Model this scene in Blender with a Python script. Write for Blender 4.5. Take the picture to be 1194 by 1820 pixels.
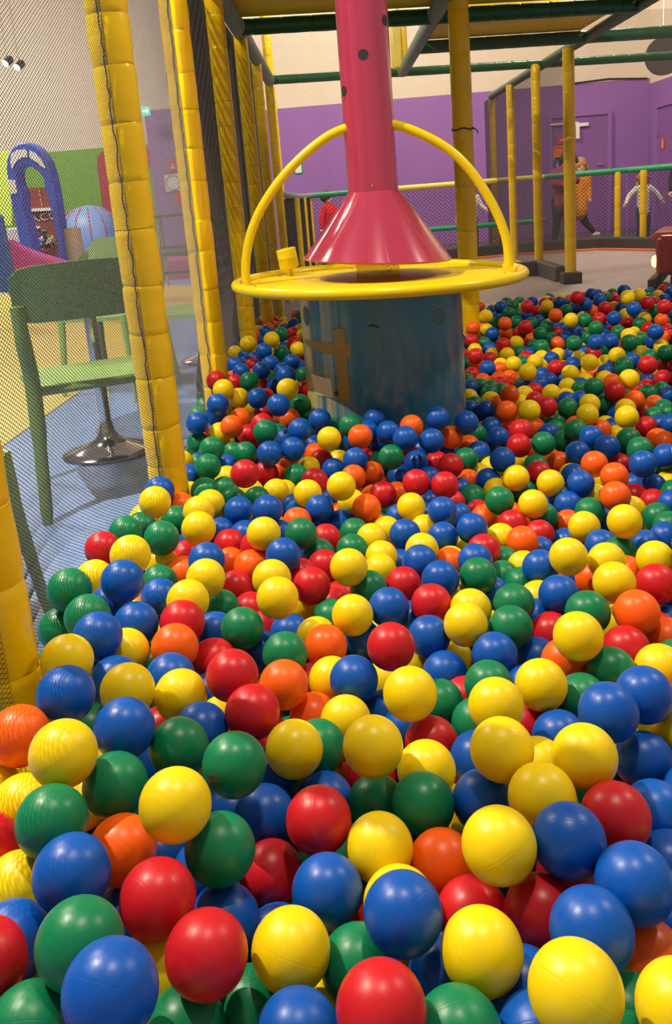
import bpy, bmesh, math, random
import numpy as np
from mathutils import Vector, Matrix, Euler
PI = math.pi
random.seed(4)
scene = bpy.context.scene
for o in list(bpy.data.objects): bpy.data.objects.remove(o)
COL = scene.collection

# ---------------------------------------------------------------- camera
FPX, PX, PY = 1545.0, 597.0, 745.0            # focal length and principal point of the 1194x1820 frame
Yc = np.array([3., -399., FPX]); Yc /= np.linalg.norm(Yc)
Dn = np.array([480., 5955., 0.]); Dn[2] = -(Yc[0]*Dn[0]+Yc[1]*Dn[1])/Yc[2]; Dn /= np.linalg.norm(Dn)
Zc = -Dn; Xc = np.cross(Yc, Zc)
RW = np.array([Xc, Yc, Zc]); CAM = np.array([0., 0., 1.0])
cd = bpy.data.cameras.new('camera'); cam = bpy.data.objects.new('camera', cd); COL.objects.link(cam)
cd.sensor_fit = 'VERTICAL'; cd.sensor_height = 36.0; cd.sensor_width = 36.0*1194/1820
cd.lens = FPX/1820*36.0; cd.shift_y = -(910-PY)/1820; cd.clip_start = 0.05; cd.clip_end = 60
m = Matrix.Identity(4)
for r in range(3):
    m[r][0] = RW[r][0]; m[r][1] = -RW[r][1]; m[r][2] = -RW[r][2]; m[r][3] = CAM[r]
cam.matrix_world = m
scene.camera = cam

def at(u, v, x=None, y=None, z=None):
    """the point of the hall seen at photo pixel (u, v), on the plane x=, y= or z="""
    d = RW @ np.array([u-PX, v-PY, FPX])
    s = (y-CAM[1])/d[1] if y is not None else ((z-CAM[2])/d[2] if z is not None else (x-CAM[0])/d[0])
    return Vector(CAM + s*d)

# ---------------------------------------------------------------- world, lights, exposure
scene.view_settings.view_transform = 'Standard'; scene.view_settings.look = 'None'
scene.view_settings.gamma = 1.0; scene.view_settings.use_curve_mapping = False
scene.view_settings.exposure = 0.0
w = bpy.data.worlds.new('hall_air'); scene.world = w; w.use_nodes = True
w.node_tree.nodes['Background'].inputs[0].default_value = (1.0, 0.90, 0.78, 1)
w.node_tree.nodes['Background'].inputs[1].default_value = 0.35
try:
    scene.cycles.max_bounces = 6; scene.cycles.transparent_max_bounces = 8
except Exception: pass

def area_light(name, loc, target, size, power, color=(1, .86, .68)):
    l = bpy.data.lights.new(name, 'AREA'); l.shape = 'DISK'; l.size = size; l.energy = power; l.color = color
    o = bpy.data.objects.new(name, l); COL.objects.link(o); o.location = loc
    o.rotation_euler = (Vector(target)-Vector(loc)).to_track_quat('-Z', 'Y').to_euler(); return o
area_light('hall_lamp_over_cafe', (-1.9, 1.7, 3.7), (0.1, 1.9, 0.3), 0.03, 300)
area_light('hall_lamp_over_pit', (0.4, 1.0, 4.0), (0.3, 1.4, 0.3), 0.22, 62)
area_light('hall_lamp_right', (3.2, 2.6, 3.6), (1.0, 2.4, 0.3), 0.35, 50)
area_light('hall_lamp_cafe_near', (-3.2, 4.6, 4.4), (-2.0, 4.4, 0), 0.8, 230)
area_light('hall_lamp_cafe_back', (-6.0, 12.5, 5.6), (-5.2, 14.5, 0), 1.6, 700)
area_light('hall_lamp_trampoline', (2.6, 8.2, 4.3), (2.6, 9.7, 0), 0.8, 170)
area_light('hall_lamp_back_left', (0.2, 9.4, 4.6), (0.4, 13, 1.2), 1.0, 190)

# ---------------------------------------------------------------- helpers
class MB:
    """collects shapes and links them as ONE mesh object"""
    def __init__(self): self.v = []; self.f = []
    def add(self, vs, fs):
        n = len(self.v); self.v += [tuple(p) for p in vs]; self.f += [tuple(i+n for i in f) for f in fs]; return self
    def box(self, c, s, rot=None):
        vs = []
        for z in (-1, 1):
            for x, y in ((-1, -1), (1, -1), (1, 1), (-1, 1)):
                p = Vector((x*s[0]/2, y*s[1]/2, z*s[2]/2))
                if rot: p = Euler(rot).to_matrix() @ p
                vs.append(p+Vector(c))
        return self.add(vs, [(3, 2, 1, 0), (4, 5, 6, 7), (0, 1, 5, 4), (1, 2, 6, 5), (2, 3, 7, 6), (3, 0, 4, 7)])
    def tube(self, pts, rad, n=12, caps=True, closed=False, flat=None):
        pts = [Vector(p) for p in pts]; m_ = len(pts)
        if not hasattr(rad, '__len__'): rad = [rad]*m_
        vs = []; fs = []; up = None
        for i, p in enumerate(pts):
            a = pts[(i-1) % m_] if (closed or i > 0) else p
            b = pts[(i+1) % m_] if (closed or i < m_-1) else p
            t = (b-a).normalized()
            if up is None:
                up = Vector((0, 0, 1)) if abs(t.z) < .9 else Vector((1, 0, 0))
            x = t.cross(up).normalized(); up = x.cross(t).normalized()
            for k in range(n):
                q = 2*PI*k/n
                fl = flat if flat else 1.0
                vs.append(p + x*math.cos(q)*rad[i] + up*math.sin(q)*rad[i]*fl)
        for i in range(m_ if closed else m_-1):
            j = (i+1) % m_
            for k in range(n):
                k2 = (k+1) % n; fs.append((i*n+k, i*n+k2, j*n+k2, j*n+k))
        if caps and not closed:
            fs.append(tuple(range(n))[::-1]); fs.append(tuple((m_-1)*n+k for k in range(n)))
        return self.add(vs, fs)
    def lathe(self, c, prof, n=32, axis=None, caps=True):
        c = Vector(c); R = Matrix.Identity(3) if axis is None else Vector(axis).normalized().to_track_quat('Z', 'Y').to_matrix()
        vs = []; fs = []
        for r, h in prof:
            for k in range(n):
                q = 2*PI*k/n; vs.append(c + R @ Vector((r*math.cos(q), r*math.sin(q), h)))
        for i in range(len(prof)-1):
            for k in range(n):
                k2 = (k+1) % n; fs.append((i*n+k, i*n+k2, (i+1)*n+k2, (i+1)*n+k))
        if caps:
            fs.append(tuple(range(n))[::-1]); fs.append(tuple((len(prof)-1)*n+k for k in range(n)))
        return self.add(vs, fs)
    def ball(self, c, r, n=16, s=(1, 1, 1)):
        c = Vector(c); vs = []; fs = []; h = n//2
        vs.append(c+Vector((0, 0, -r*s[2])))
        for i in range(1, h):
            a = -PI/2+PI*i/h
            for k in range(n):
                q = 2*PI*k/n; vs.append(c+Vector((r*s[0]*math.cos(a)*math.cos(q), r*s[1]*math.cos(a)*math.sin(q), r*s[2]*math.sin(a))))
        vs.append(c+Vector((0, 0, r*s[2]))); top = len(vs)-1
        for k in range(n): fs.append((0, 1+(k+1) % n, 1+k))
        for i in range(h-2):
            for k in range(n):
                k2 = (k+1) % n; a = 1+i*n; fs.append((a+k, a+k2, a+n+k2, a+n+k))
        a = 1+(h-2)*n
        for k in range(n): fs.append((a+k, a+(k+1) % n, top))
        return self.add(vs, fs)
    def prism(self, poly, n_off):
        """polygon (3D points, flat) extruded by the vector n_off"""
        n_off = Vector(n_off); k = len(poly); a = [Vector(p) for p in poly]; b = [p+n_off for p in a]
        fs = [tuple(range(k)), tuple(range(2*k-1, k-1, -1))]+[(i, i+k, (i+1) % k+k, (i+1) % k) for i in range(k)]
        return self.add(a+b, fs)
    def build(self, name, mat, parent=None, smooth=True, bevel=0, loc=None, seg=2, angle=40):
        me = bpy.data.meshes.new(name); v = self.v
        if loc is not None: v = [(p[0]-loc[0], p[1]-loc[1], p[2]-loc[2]) for p in v]
        me.from_pydata(v, [], self.f); me.validate()
        bm = bmesh.new(); bm.from_mesh(me); bmesh.ops.recalc_face_normals(bm, faces=bm.faces); bm.to_mesh(me); bm.free()
        o = bpy.data.objects.new(name, me); COL.objects.link(o)
        if mat: me.materials.append(mat)
        if loc is not None: o.location = loc
        if parent is not None: o.parent = parent
        if bevel:
            b = o.modifiers.new('bevel', 'BEVEL'); b.width = bevel; b.segments = seg; b.limit_method = 'ANGLE'; b.angle_limit = math.radians(35)
        if smooth:
            try: me.shade_smooth()
            except Exception: pass
            me.set_sharp_from_angle(angle=math.radians(angle))
        return o

def tag(o, label=None, cat=None, group=None, kind=None):
    if label: o['label'] = label
    if cat: o['category'] = cat
    if group: o['group'] = group
    if kind: o['kind'] = kind
    return o
def empty(name, loc=(0, 0, 0), label=None, cat=None, group=None):
    o = bpy.data.objects.new(name, None); COL.objects.link(o); o.location = loc; o.empty_display_size = .1
    return tag(o, label, cat, group)
def struct_(o): o['kind'] = 'structure'; return o

def mat(name, color, rough=.5, spec=.5, metal=0., bump=0., bscale=40., var=0., vscale=6., coat=0., emit=None, estr=0., coord='Object'):
    m_ = bpy.data.materials.new(name); m_.use_nodes = True; nt = m_.node_tree; b = nt.nodes['Principled BSDF']
    b.inputs['Base Color'].default_value = (*color, 1); b.inputs['Roughness'].default_value = rough
    b.inputs['Metallic'].default_value = metal; b.inputs['Specular IOR Level'].default_value = spec
    if coat: b.inputs['Coat Weight'].default_value = coat; b.inputs['Coat Roughness'].default_value = .08
    if emit: b.inputs['Emission Color'].default_value = (*emit, 1); b.inputs['Emission Strength'].default_value = estr
    tc = nt.nodes.new('ShaderNodeTexCoord')
    if bump:
        n = nt.nodes.new('ShaderNodeTexNoise'); n.inputs['Scale'].default_value = bscale; n.inputs['Detail'].default_value = 4
        bp = nt.nodes.new('ShaderNodeBump'); bp.inputs['Strength'].default_value = bump; bp.inputs['Distance'].default_value = .01
        nt.links.new(tc.outputs[coord], n.inputs['Vector']); nt.links.new(n.outputs['Fac'], bp.inputs['Height']); nt.links.new(bp.outputs[0], b.inputs['Normal'])
    if var:
        n = nt.nodes.new('ShaderNodeTexNoise'); n.inputs['Scale'].default_value = vscale; n.inputs['Detail'].default_value = 5
        mx = nt.nodes.new('ShaderNodeMix'); mx.data_type = 'RGBA'
        mx.inputs[6].default_value = (*[c*(1-var) for c in color], 1); mx.inputs[7].default_value = (*[min(1, c*(1+var)) for c in color], 1)
        nt.links.new(tc.outputs[coord], n.inputs['Vector']); nt.links.new(n.outputs['Fac'], mx.inputs[0]); nt.links.new(mx.outputs[2], b.inputs['Base Color'])
    return m_

M = {}
M['floor'] = mat('blue_vinyl_floor', (.20, .34, .68), .32, .5, var=.12, vscale=3)
M['floor_yellow'] = mat('yellow_vinyl_floor', (.80, .60, .14), .35, var=.06)
M['pit_floor'] = mat('pit_floor_vinyl', (.02, .03, .05), .6)
M['plaster'] = mat('beige_plaster', (.72, .62, .50), .85, bump=.1, bscale=60, var=.05, vscale=2)
M['purple'] = mat('purple_paint', (.27, .115, .40), .55, bump=.05, var=.06, vscale=2)
M['purple_dark'] = mat('purple_gloss_paint', (.22, .09, .32), .45, var=.05)
M['green_wall'] = mat('lime_green_paint', (.17, .38, .04), .6, var=.08, vscale=2)
M['red_panel'] = mat('dark_red_paint', (.42, .03, .04), .5, var=.08)
M['ceiling'] = mat('ceiling_paint', (.6, .55, .48), .9, bump=.1)
M['vinyl_yellow'] = mat('yellow_padding_vinyl', (.86, .55, .002), .26, .5, bump=.15, bscale=35, var=.10, vscale=9)
M['vinyl_green'] = mat('dark_green_padding_vinyl', (.010, .10, .035), .38, .5, bump=.3, bscale=30, var=.2, vscale=9)
M['vinyl_gg'] = mat('grey_green_netted_pipe', (.20, .28, .22), .5, bump=.6, bscale=120, var=.3, vscale=60)
M['rail_green'] = mat('bright_green_padding_vinyl', (.01, .28, .12), .35, bump=.3, bscale=40, var=.1)
M['rail_yellow'] = mat('pale_yellow_padding_vinyl', (.78, .62, .10), .35, bump=.3, bscale=40, var=.1)
M['deck'] = mat('yellow_deck_board', (.95, .66, .01), .45, var=.1, vscale=3)
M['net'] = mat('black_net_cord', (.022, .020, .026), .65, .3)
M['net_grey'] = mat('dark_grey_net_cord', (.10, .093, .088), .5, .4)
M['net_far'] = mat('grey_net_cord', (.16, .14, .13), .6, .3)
M['cord'] = mat('black_lacing_cord', (.03, .025, .02), .7)
M['y_metal'] = mat('yellow_powder_coat', (.80, .60, .006), .24, .4, var=.05, coat=.15)
M['y_disc'] = mat('yellow_disc_paint', (.80, .60, .006), .42, .3, var=.08, vscale=12)
M['chrome'] = mat('chrome', (.75, .72, .70), .09, metal=1.)
M['steel'] = mat('brushed_steel', (.55, .52, .48), .3, metal=1.)
M['black'] = mat('black_rubber', (.015, .015, .016), .6)
M['black_pad'] = mat('black_padding', (.03, .028, .03), .55, bump=.2)
M['grey_pad'] = mat('charcoal_grey_padding', (.09, .08, .08), .5, bump=.1)
M['bed'] = mat('grey_trampoline_fabric', (.36, .30, .29), .6, var=.15, vscale=3, bump=.1, bscale=200)
M['orange_rim'] = mat('orange_rim_pad', (.75, .16, .04), .5)
M['white'] = mat('white_plastic', (.80, .78, .74), .4)
M['sign_red'] = mat('red_sign_paint', (.65, .03, .03), .5)
M['sign_orange'] = mat('orange_sign_paint', (.75, .17, .05), .5)
M['sign_blue'] = mat('blue_sign_paint', (.03, .09, .35), .5)
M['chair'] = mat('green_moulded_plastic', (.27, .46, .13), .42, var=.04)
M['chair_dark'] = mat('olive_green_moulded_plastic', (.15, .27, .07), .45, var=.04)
M['magenta'] = mat('magenta_soft_play_vinyl', (.42, .04, .24), .45)
M['arch_blue'] = mat('royal_blue_soft_play_vinyl', (.05, .09, .55), .4, var=.05)
M['sky_blue'] = mat('sky_blue_soft_play_vinyl', (.20, .36, .75), .45)
M['beige'] = mat('beige_soft_play_vinyl', (.55, .42, .24), .5)
M['lime'] = mat('lime_soft_play_vinyl', (.50, .75, .08), .5)
M['peach'] = mat('peach_panel', (.80, .42, .20), .5)
M['car_red'] = mat('glossy_red_car_plastic', (.35, .015, .02), .25, coat=.4)
M['head_glow'] = mat('headlight_glass', (1, .9, .5), .3, emit=(1, .8, .3), estr=2.5)
M['olive'] = mat('leaf_green_soft_play_vinyl', (.14, .22, .05), .5)
M['shelf_red'] = mat('maroon_shop_panel', (.22, .03, .02), .5)
M['lamp_glow'] = mat('lamp_glass', (1, 1, 1), .3, emit=(1, .9, .75), estr=14)
M['exit_glow'] = mat('exit_sign_glass', (.1, .6, .4), .3, emit=(.10, .75, .55), estr=1.6)
M['exit_white'] = mat('exit_sign_figure', (.9, 1, .95), .3, emit=(.75, 1, .95), estr=2.2)
M['skin'] = mat('skin', (.72, .44, .34), .5, var=.04)
M['hair_brown'] = mat('dark_brown_hair', (.045, .025, .018), .6, bump=.6, bscale=80)
M['hair_blond'] = mat('ginger_blond_hair', (.40, .19, .045), .6, bump=.6, bscale=80)
M['dark_cloth'] = mat('black_leggings_cloth', (.018, .016, .02), .8)
M['denim'] = mat('dark_blue_denim', (.03, .045, .10), .8)

def cyc(nt): return nt
# pink paint with darker streaks
M['pink'] = mat('raspberry_pink_paint', (.37, .030, .078), .15, .6, var=.16, vscale=4, coat=.6)

# blue drum paint: mottled, blending into pale yellowish upright streaks towards its left side
def drum_mat():
    m_ = mat('teal_blue_drum_paint', (.028, .17, .29), .26, .5, var=.18, vscale=2.5, coat=.3)
    nt = m_.node_tree; b = nt.nodes['Principled BSDF']; src = b.inputs['Base Color'].links[0].from_socket
    tc = nt.nodes.new('ShaderNodeTexCoord'); sp = nt.nodes.new('ShaderNodeSeparateXYZ'); nt.links.new(tc.outputs['Object'], sp.inputs[0])
    mp = nt.nodes.new('ShaderNodeMapping'); mp.inputs['Scale'].default_value = (26, 26, 1.6); nt.links.new(tc.outputs['Object'], mp.inputs[0])
    ns = nt.nodes.new('ShaderNodeTexNoise'); ns.inputs['Scale'].default_value = 1; nt.links.new(mp.outputs[0], ns.inputs['Vector'])
    a = nt.nodes.new('ShaderNodeMapRange'); a.inputs[1].default_value = -.10; a.inputs[2].default_value = -.24; a.inputs[3].default_value = 0; a.inputs[4].default_value = 1
    nt.links.new(sp.outputs[0], a.inputs[0])
    mu = nt.nodes.new('ShaderNodeMath'); mu.operation = 'MULTIPLY'; nt.links.new(a.outputs[0], mu.inputs[0])
    r = nt.nodes.new('ShaderNodeMapRange'); r.inputs[1].default_value = .38; r.inputs[2].default_value = .5; nt.links.new(ns.outputs['Fac'], r.inputs[0]); nt.links.new(r.outputs[0], mu.inputs[1])
    mx = nt.nodes.new('ShaderNodeMix'); mx.data_type = 'RGBA'; nt.links.new(mu.outputs[0], mx.inputs[0]); nt.links.new(src, mx.inputs[6]); mx.inputs[7].default_value = (.62, .56, .22, 1)
    nt.links.new(mx.outputs[2], b.inputs['Base Color']); return m_
M['drum'] = drum_mat()
M['tape'] = mat('brown_packing_tape', (.38, .23, .03), .35, var=.25, vscale=40, bump=.4, bscale=80)
M['label_paper'] = mat('torn_cream_label', (.90, .76, .52), .7, var=.08)

# hollow plastic balls: faint mould seam, scuffs
def ball_mat(name, c, dirt=False):
    m_ = bpy.data.materials.new(name); m_.use_nodes = True; nt = m_.node_tree; b = nt.nodes['Principled BSDF']; L = nt.links.new
    b.inputs['Roughness'].default_value = .34; b.inputs['Specular IOR Level'].default_value = .36
    b.inputs['Subsurface Weight'].default_value = 0.0
    tc = nt.nodes.new('ShaderNodeTexCoord'); oi = nt.nodes.new('ShaderNodeObjectInfo')
    n = nt.nodes.new('ShaderNodeTexNoise'); n.inputs['Scale'].default_value = 28; n.inputs['Detail'].default_value = 6; L(tc.outputs['Object'], n.inputs['Vector'])
    mx = nt.nodes.new('ShaderNodeMix'); mx.data_type = 'RGBA'
    mx.inputs[6].default_value = (*[k*.86 for k in c], 1); mx.inputs[7].default_value = (*[min(1, k*1.12) for k in c], 1)
    L(n.outputs['Fac'], mx.inputs[0]); out = mx.outputs[2]
    if dirt:
        g = nt.nodes.new('ShaderNodeTexNoise'); g.inputs['Scale'].default_value = 220; L(tc.outputs['Object'], g.inputs['Vector'])
        vm = nt.nodes.new('ShaderNodeVectorMath'); vm.operation = 'DISTANCE'; L(tc.outputs['Object'], vm.inputs[0]); vm.inputs[1].default_value = (-.0185, -.0294, .0044)
        r = nt.nodes.new('ShaderNodeMapRange'); r.inputs[1].default_value = .013; r.inputs[2].default_value = .003; L(vm.outputs['Value'], r.inputs[0])
        mu = nt.nodes.new('ShaderNodeMath'); mu.operation = 'MULTIPLY'; L(r.outputs[0], mu.inputs[0]); gr = nt.nodes.new('ShaderNodeMapRange'); gr.inputs[1].default_value = .42; gr.inputs[2].default_value = .55; L(g.outputs['Fac'], gr.inputs[0]); L(gr.outputs[0], mu.inputs[1])
        m2 = nt.nodes.new('ShaderNodeMix'); m2.data_type = 'RGBA'; L(mu.outputs[0], m2.inputs[0]); L(out, m2.inputs[6]); m2.inputs[7].default_value = (.06, .03, .02, 1); out = m2.outputs[2]
    L(out, b.inputs['Base Color'])
    sp = nt.nodes.new('ShaderNodeSeparateXYZ'); L(tc.outputs['Object'], sp.inputs[0])
    ab = nt.nodes.new('ShaderNodeMath'); ab.operation = 'ABSOLUTE'; L(sp.outputs[2], ab.inputs[0])
    sm = nt.nodes.new('ShaderNodeMapRange'); sm.inputs[1].default_value = 0; sm.inputs[2].default_value = .0009; sm.inputs[3].default_value = 0; sm.inputs[4].default_value = 1; L(ab.outputs[0], sm.inputs[0])
    ad = nt.nodes.new('ShaderNodeMath'); ad.operation = 'MULTIPLY_ADD'; L(n.outputs['Fac'], ad.inputs[0]); ad.inputs[1].default_value = .5; L(sm.outputs[0], ad.inputs[2])
    bp = nt.nodes.new('ShaderNodeBump'); bp.inputs['Strength'].default_value =   .10 if not dirt else .05; bp.inputs['Distance'].default_value = .0012
    L(ad.outputs[0], bp.inputs['Height']); L(bp.outputs[0], b.inputs['Normal'])
    rr = nt.nodes.new('ShaderNodeMapRange'); rr.inputs[3].default_value = .27; rr.inputs[4].default_value = .45; L(n.outputs['Fac'], rr.inputs[0]); L(rr.outputs[0], b.inputs['Roughness'])
    return m_
BC = [(.002, .085, .44), (.86, .63, .003), (.003, .19, .075), (.54, .010, .018), (.92, .12, .005)]
BN = ['blue', 'yellow', 'green', 'red', 'orange']
BM = [ball_mat(BN[i]+'_ball_plastic', BC[i]) for i in range(5)]
# ================================================================ THE SETTING
def slab(name, m_, c, s, **k): return struct_(MB().box(c, s).build(name, M[m_], smooth=False, **k))
slab('floor', 'floor', (-4, 8.5, -.05), (20, 24, .1))
slab('ceiling', 'ceiling', (-4, 8.5, 6.3), (20, 24, .1))
# back wall: purple below 2.25 m, plaster above
WB = 13.0
struct_(MB().box((1.36, WB+.1, 4.25), (6.25, .2, 4.02)).build('wall_back_upper', M['plaster'], smooth=False))
struct_(MB().box((1.36, WB+.1, 1.12), (6.25, .2, 2.24)).build('wall_back_lower', M['purple'], smooth=False))
struct_(MB().box((4.58, 9.0, 4.21), (.2, 8.2, 4.10)).build('wall_right_upper', M['plaster'], smooth=False))
struct_(MB().box((4.58, 9.0, 1.08), (.2, 8.2, 2.16)).build('wall_right_lower', M['purple'], smooth=False))
struct_(MB().tube([(3.3, WB-.02, 2.245), (3.9, WB-.02, 2.27), (4.44, WB-.02, 2.235)], .012, 6).build('trim_1', M['black']))
# cafe side
struct_(MB().box((-8.6, 18.1, 4.26), (10.8, .2, 4.0)).build('wall_left_upper', M['plaster'], smooth=False))
struct_(MB().box((-8.6, 18.1, 1.13), (10.8, .2, 2.26)).build('wall_left_lower', M['green_wall'], smooth=False))
struct_(MB().box((-3.25, 18.8, 1.42), (.66, 2.4, 2.84)).build('wall_purple_pier', M['purple'], smooth=False))
struct_(MB().box((-3.25, 18.8, 4.55), (.66, 2.4, 3.42)).build('wall_purple_pier_top', M['plaster'], smooth=False))
struct_(MB().box((-2.3, 19.9, 3.1), (1.4, .2, 6.2)).build('wall_recess', M['plaster'], smooth=False))
struct_(MB().box((-1.72, 16.6, 3.1), (.1, 6.8, 6.2)).build('wall_return', M['purple'], smooth=False))
struct_(MB().box((-14.0, 8.5, 3.1), (.1, 24, 6.3)).build('wall_far_left', M['plaster'], smooth=False))
# yellow areas set into the blue floor
def floor_patch(name, px):
    pts = [at(u, v, z=0.0) for u, v in px]
    return struct_(MB().prism([(p.x, p.y, .001) for p in pts], (0, 0, .003)).build(name, M['floor_yellow'], smooth=False))
floor_patch('trim_2', [(-60, 840), (17, 785), (140, 698), (215, 645), (262, 600), (300, 556), (352, 552), (349, 508), (295, 506), (180, 505), (-60, 530)])
floor_patch('trim_3', [(181, 680), (192, 675), (197, 750), (194, 757)])
# pit floor and its side kerbs, hidden under the balls
slab('pit_floor', 'pit_floor', (1.0, 2.7, .006), (3.1, 5.3, .012))
# play floor behind the pit, and the strip behind the rail
slab('play_floor', 'grey_pad', (1.9, 9.1, .09), (5.0, 7.6, .18))

# doors in the purple walls
def door(name, pts_c, w_, h_, ang, z0=.2, handle=True):
    root = MB().box((0, 0, h_/2), (w_, .04, h_)).build(name, M['purple_dark'], smooth=False)
    root.location = pts_c; root.rotation_euler = (0, 0, ang); struct_(root)
    f = MB(); t = .055
    f.box((-w_/2-t/2, -.015, h_/2+t/2), (t, .07, h_+t)).box((w_/2+t/2, -.015, h_/2+t/2), (t, .07, h_+t)).box((0, -.015, h_+t/2), (w_, .07, t))
    f.build('door_frame', M['purple'], root, smooth=False, bevel=.004)
    MB().tube([(w_/2-.07, -.03, .95), (w_/2-.07, -.07, .95), (w_/2-.16, -.07, .95)], .01, 8).build('door_handle', M['steel'], root)
    h = MB(); h.box((-w_/2+.02, -.03, h_*.8), (.02, .03, .1)).box((-w_/2+.02, -.03, h_*.25), (.02, .03, .1)); h.build('hinge', M['purple_dark'], root)
    return root
d1 = at(1030, 300, y=WB-.03)
door('door_1', (d1.x, WB-.03, .18), .78, 1.62, 0)
d2 = at(1190, 300, x=4.46)
door('door_2', (4.46, d2.y, .18), .8, 1.62, -PI/2)
# white door closer with its arm
p = at(1029, 222, y=WB-.12)
r_ = empty('door_closer', (p.x, WB-.06, p.z), 'white overhead door closer with a thin arm on the purple back door', 'door closer')
MB().box((.05, -.02, .0), (.18, .06, .05)).build('closer_body', M['white'], r_, bevel=.008)
MB().box((-.02, -.06, -.10), (.05, .025, .17)).build('closer_bracket', M['white'], r_, bevel=.004)
MB().box((-.20, -.04, .035), (.40, .012, .02)).build('closer_arm', M['white'], r_)

# ================================================================ signs
def flat_sign(name, c, w_, h_, m_, label, d=.012, normal_ang=0, cat='sign'):
    o = MB().box((0, 0, 0), (w_, d, h_)).build(name, M[m_], smooth=False, bevel=.003)
    o.location = c; o.rotation_euler = (0, 0, normal_ang); tag(o, label, cat); return o
c = at(1000, 249, y=WB-.062); s = flat_sign('warning_sign', (c.x, WB-.062, c.z), .14, .11, 'sign_red', 'small red sign with a pale bar above the orange sign on the purple wall')
MB().box((0, -.008, 0), (.09, .004, .02)).build('sign_bar', M['peach'], s)
c = at(997, 271, y=WB-.062); s = flat_sign('notice_sign', (c.x, WB-.062, c.z), .24, .19, 'sign_orange', 'orange notice sign on the purple wall behind the dark-haired child')
MB().box((0, -.008, .07), (.20, .004, .02)).build('sign_band', M['sign_red'], s)
c = at(993, 290, y=WB-.062); s = flat_sign('round_mark_sign', (c.x, WB-.062, c.z), .12, .16, 'sign_blue', 'small blue sign with a white ring under the orange notice sign')
MB().lathe((.01, -.012, -.03), [(.045, -.004), (.045, .004), (.03, .004), (.03, -.004)], 20, axis=(0, 1, 0), caps=False).build('ring_mark', M['white'], s)
c = at(1189, 203, x=4.46); o = flat_sign('door_sign', (4.455, c.y, c.z), .14, .12, 'sign_red', 'small red sign near the top of the right-hand purple door', normal_ang=-PI/2)
c = at(1182, 255, x=4.46); o = flat_sign('door_notice', (4.43, c.y, c.z), .11, .15, 'sign_red', 'red rounded sign in the middle of the right-hand purple door', normal_ang=-PI/2)
MB().box((0, -.009, 0), (.04, .004, .11)).build('sign_mark', M['peach'], o)
c = at(530, 299, y=WB-.01); o = flat_sign('framed_notice', (c.x, WB-.01, c.z), .125, .16, 'rail_green', 'small white notice in a green border on the purple wall left of the pink tube')
MB().box((0, -.008, 0), (.09, .006, .125)).build('notice_paper', M['white'], o)
# round dark disc high on the back wall
c = at(1178, 100, y=8.4); o = MB().lathe((0, 0, 0), [(.0, -.03), (.14, -.03), (.162, -.015), (.165, .03), (0, .03)], 40, axis=(0, -1, 0), caps=False).build('hanging_disc', M['grey_pad'])
o.location = (c.x, 8.4, c.z); tag(o, 'large dark grey disc hanging behind the green beams at top right', 'hanging disc')
MB().tube([(0, 0, .1), (0, 0, 6.2-c.z)], .006, 6).build('hanger', M['steel'], o)
# lit exit sign over the cafe
c = at(252, 198, y=17.0)
o = MB().box((0, 0, 0), (.19, .05, .10)).build('exit_sign', M['exit_glow'], smooth=False, bevel=.006); o.location = (c.x, 17.0, c.z+.0)
tag(o, 'lit green emergency exit sign with pale figure and arrow on the beige wall', 'exit sign')
mb = MB(); mb.box((-.055, -.03, .0), (.045, .006, .05)).ball((-.05, -.03, .033), .012, 8).box((-.075, -.03, -.025), (.03, .006, .02), (0, .6, 0)).box((-.04, -.03, -.028), (.012, .006, .035), (0, -.4, 0)); mb.build('running_figure', M['exit_white'], o)
mb = MB(); mb.box((.04, -.03, 0), (.05, .006, .018)); mb.prism([(.06, -.033, .03), (.085, -.033, 0), (.06, -.033, -.03)], (0, .006, 0)); mb.build('arrow', M['exit_white'], o)
MB().tube([(0, 0, .05), (0, 0, (6.2-c.z)/1.6)], .006, 6).build('hanger', M['white'], o)
o.scale = (1.6, 1.6, 1.6)
# notices on the purple pier
fy = 17.58
c = at(307, 295, y=fy); o = flat_sign('fire_sign', (c.x, fy, c.z), .17, .19, 'sign_red', 'small red square sign with a white mark on the purple pier')
mb = MB(); mb.box((0, -.009, -.034), (.076, .004, .034)); mb.box((0, -.009, .017), (.025, .004, .05)); mb.build('sign_mark', M['white'], o)
c = at(309, 306, y=fy); flat_sign('small_blue_notice', (c.x, fy, c.z), .15, .075, 'sign_blue', 'narrow blue notice directly under the small red square sign')
c = at(314, 323, y=fy); o = flat_sign('notice_board', (c.x, fy, c.z), .46, .34, 'white', 'white notice board with red top edge on the purple pier')
MB().box((0, -.009, .162), (.46, .006, .027)).build('board_edge', M['sign_red'], o)
MB().lathe((-.07, -.009, -.017), [(.145, -.003), (.145, .003), (.131, .003), (.131, -.003)], 28, axis=(0, 1, 0), caps=False).build('drawn_ring', M['black_pad'], o)
c = at(316, 352, y=fy); flat_sign('fire_call_point', (c.x, fy, c.z), .10, .22, 'sign_red', 'small red box on the purple pier under the white notice board', d=.05, cat='fire alarm')

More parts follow.
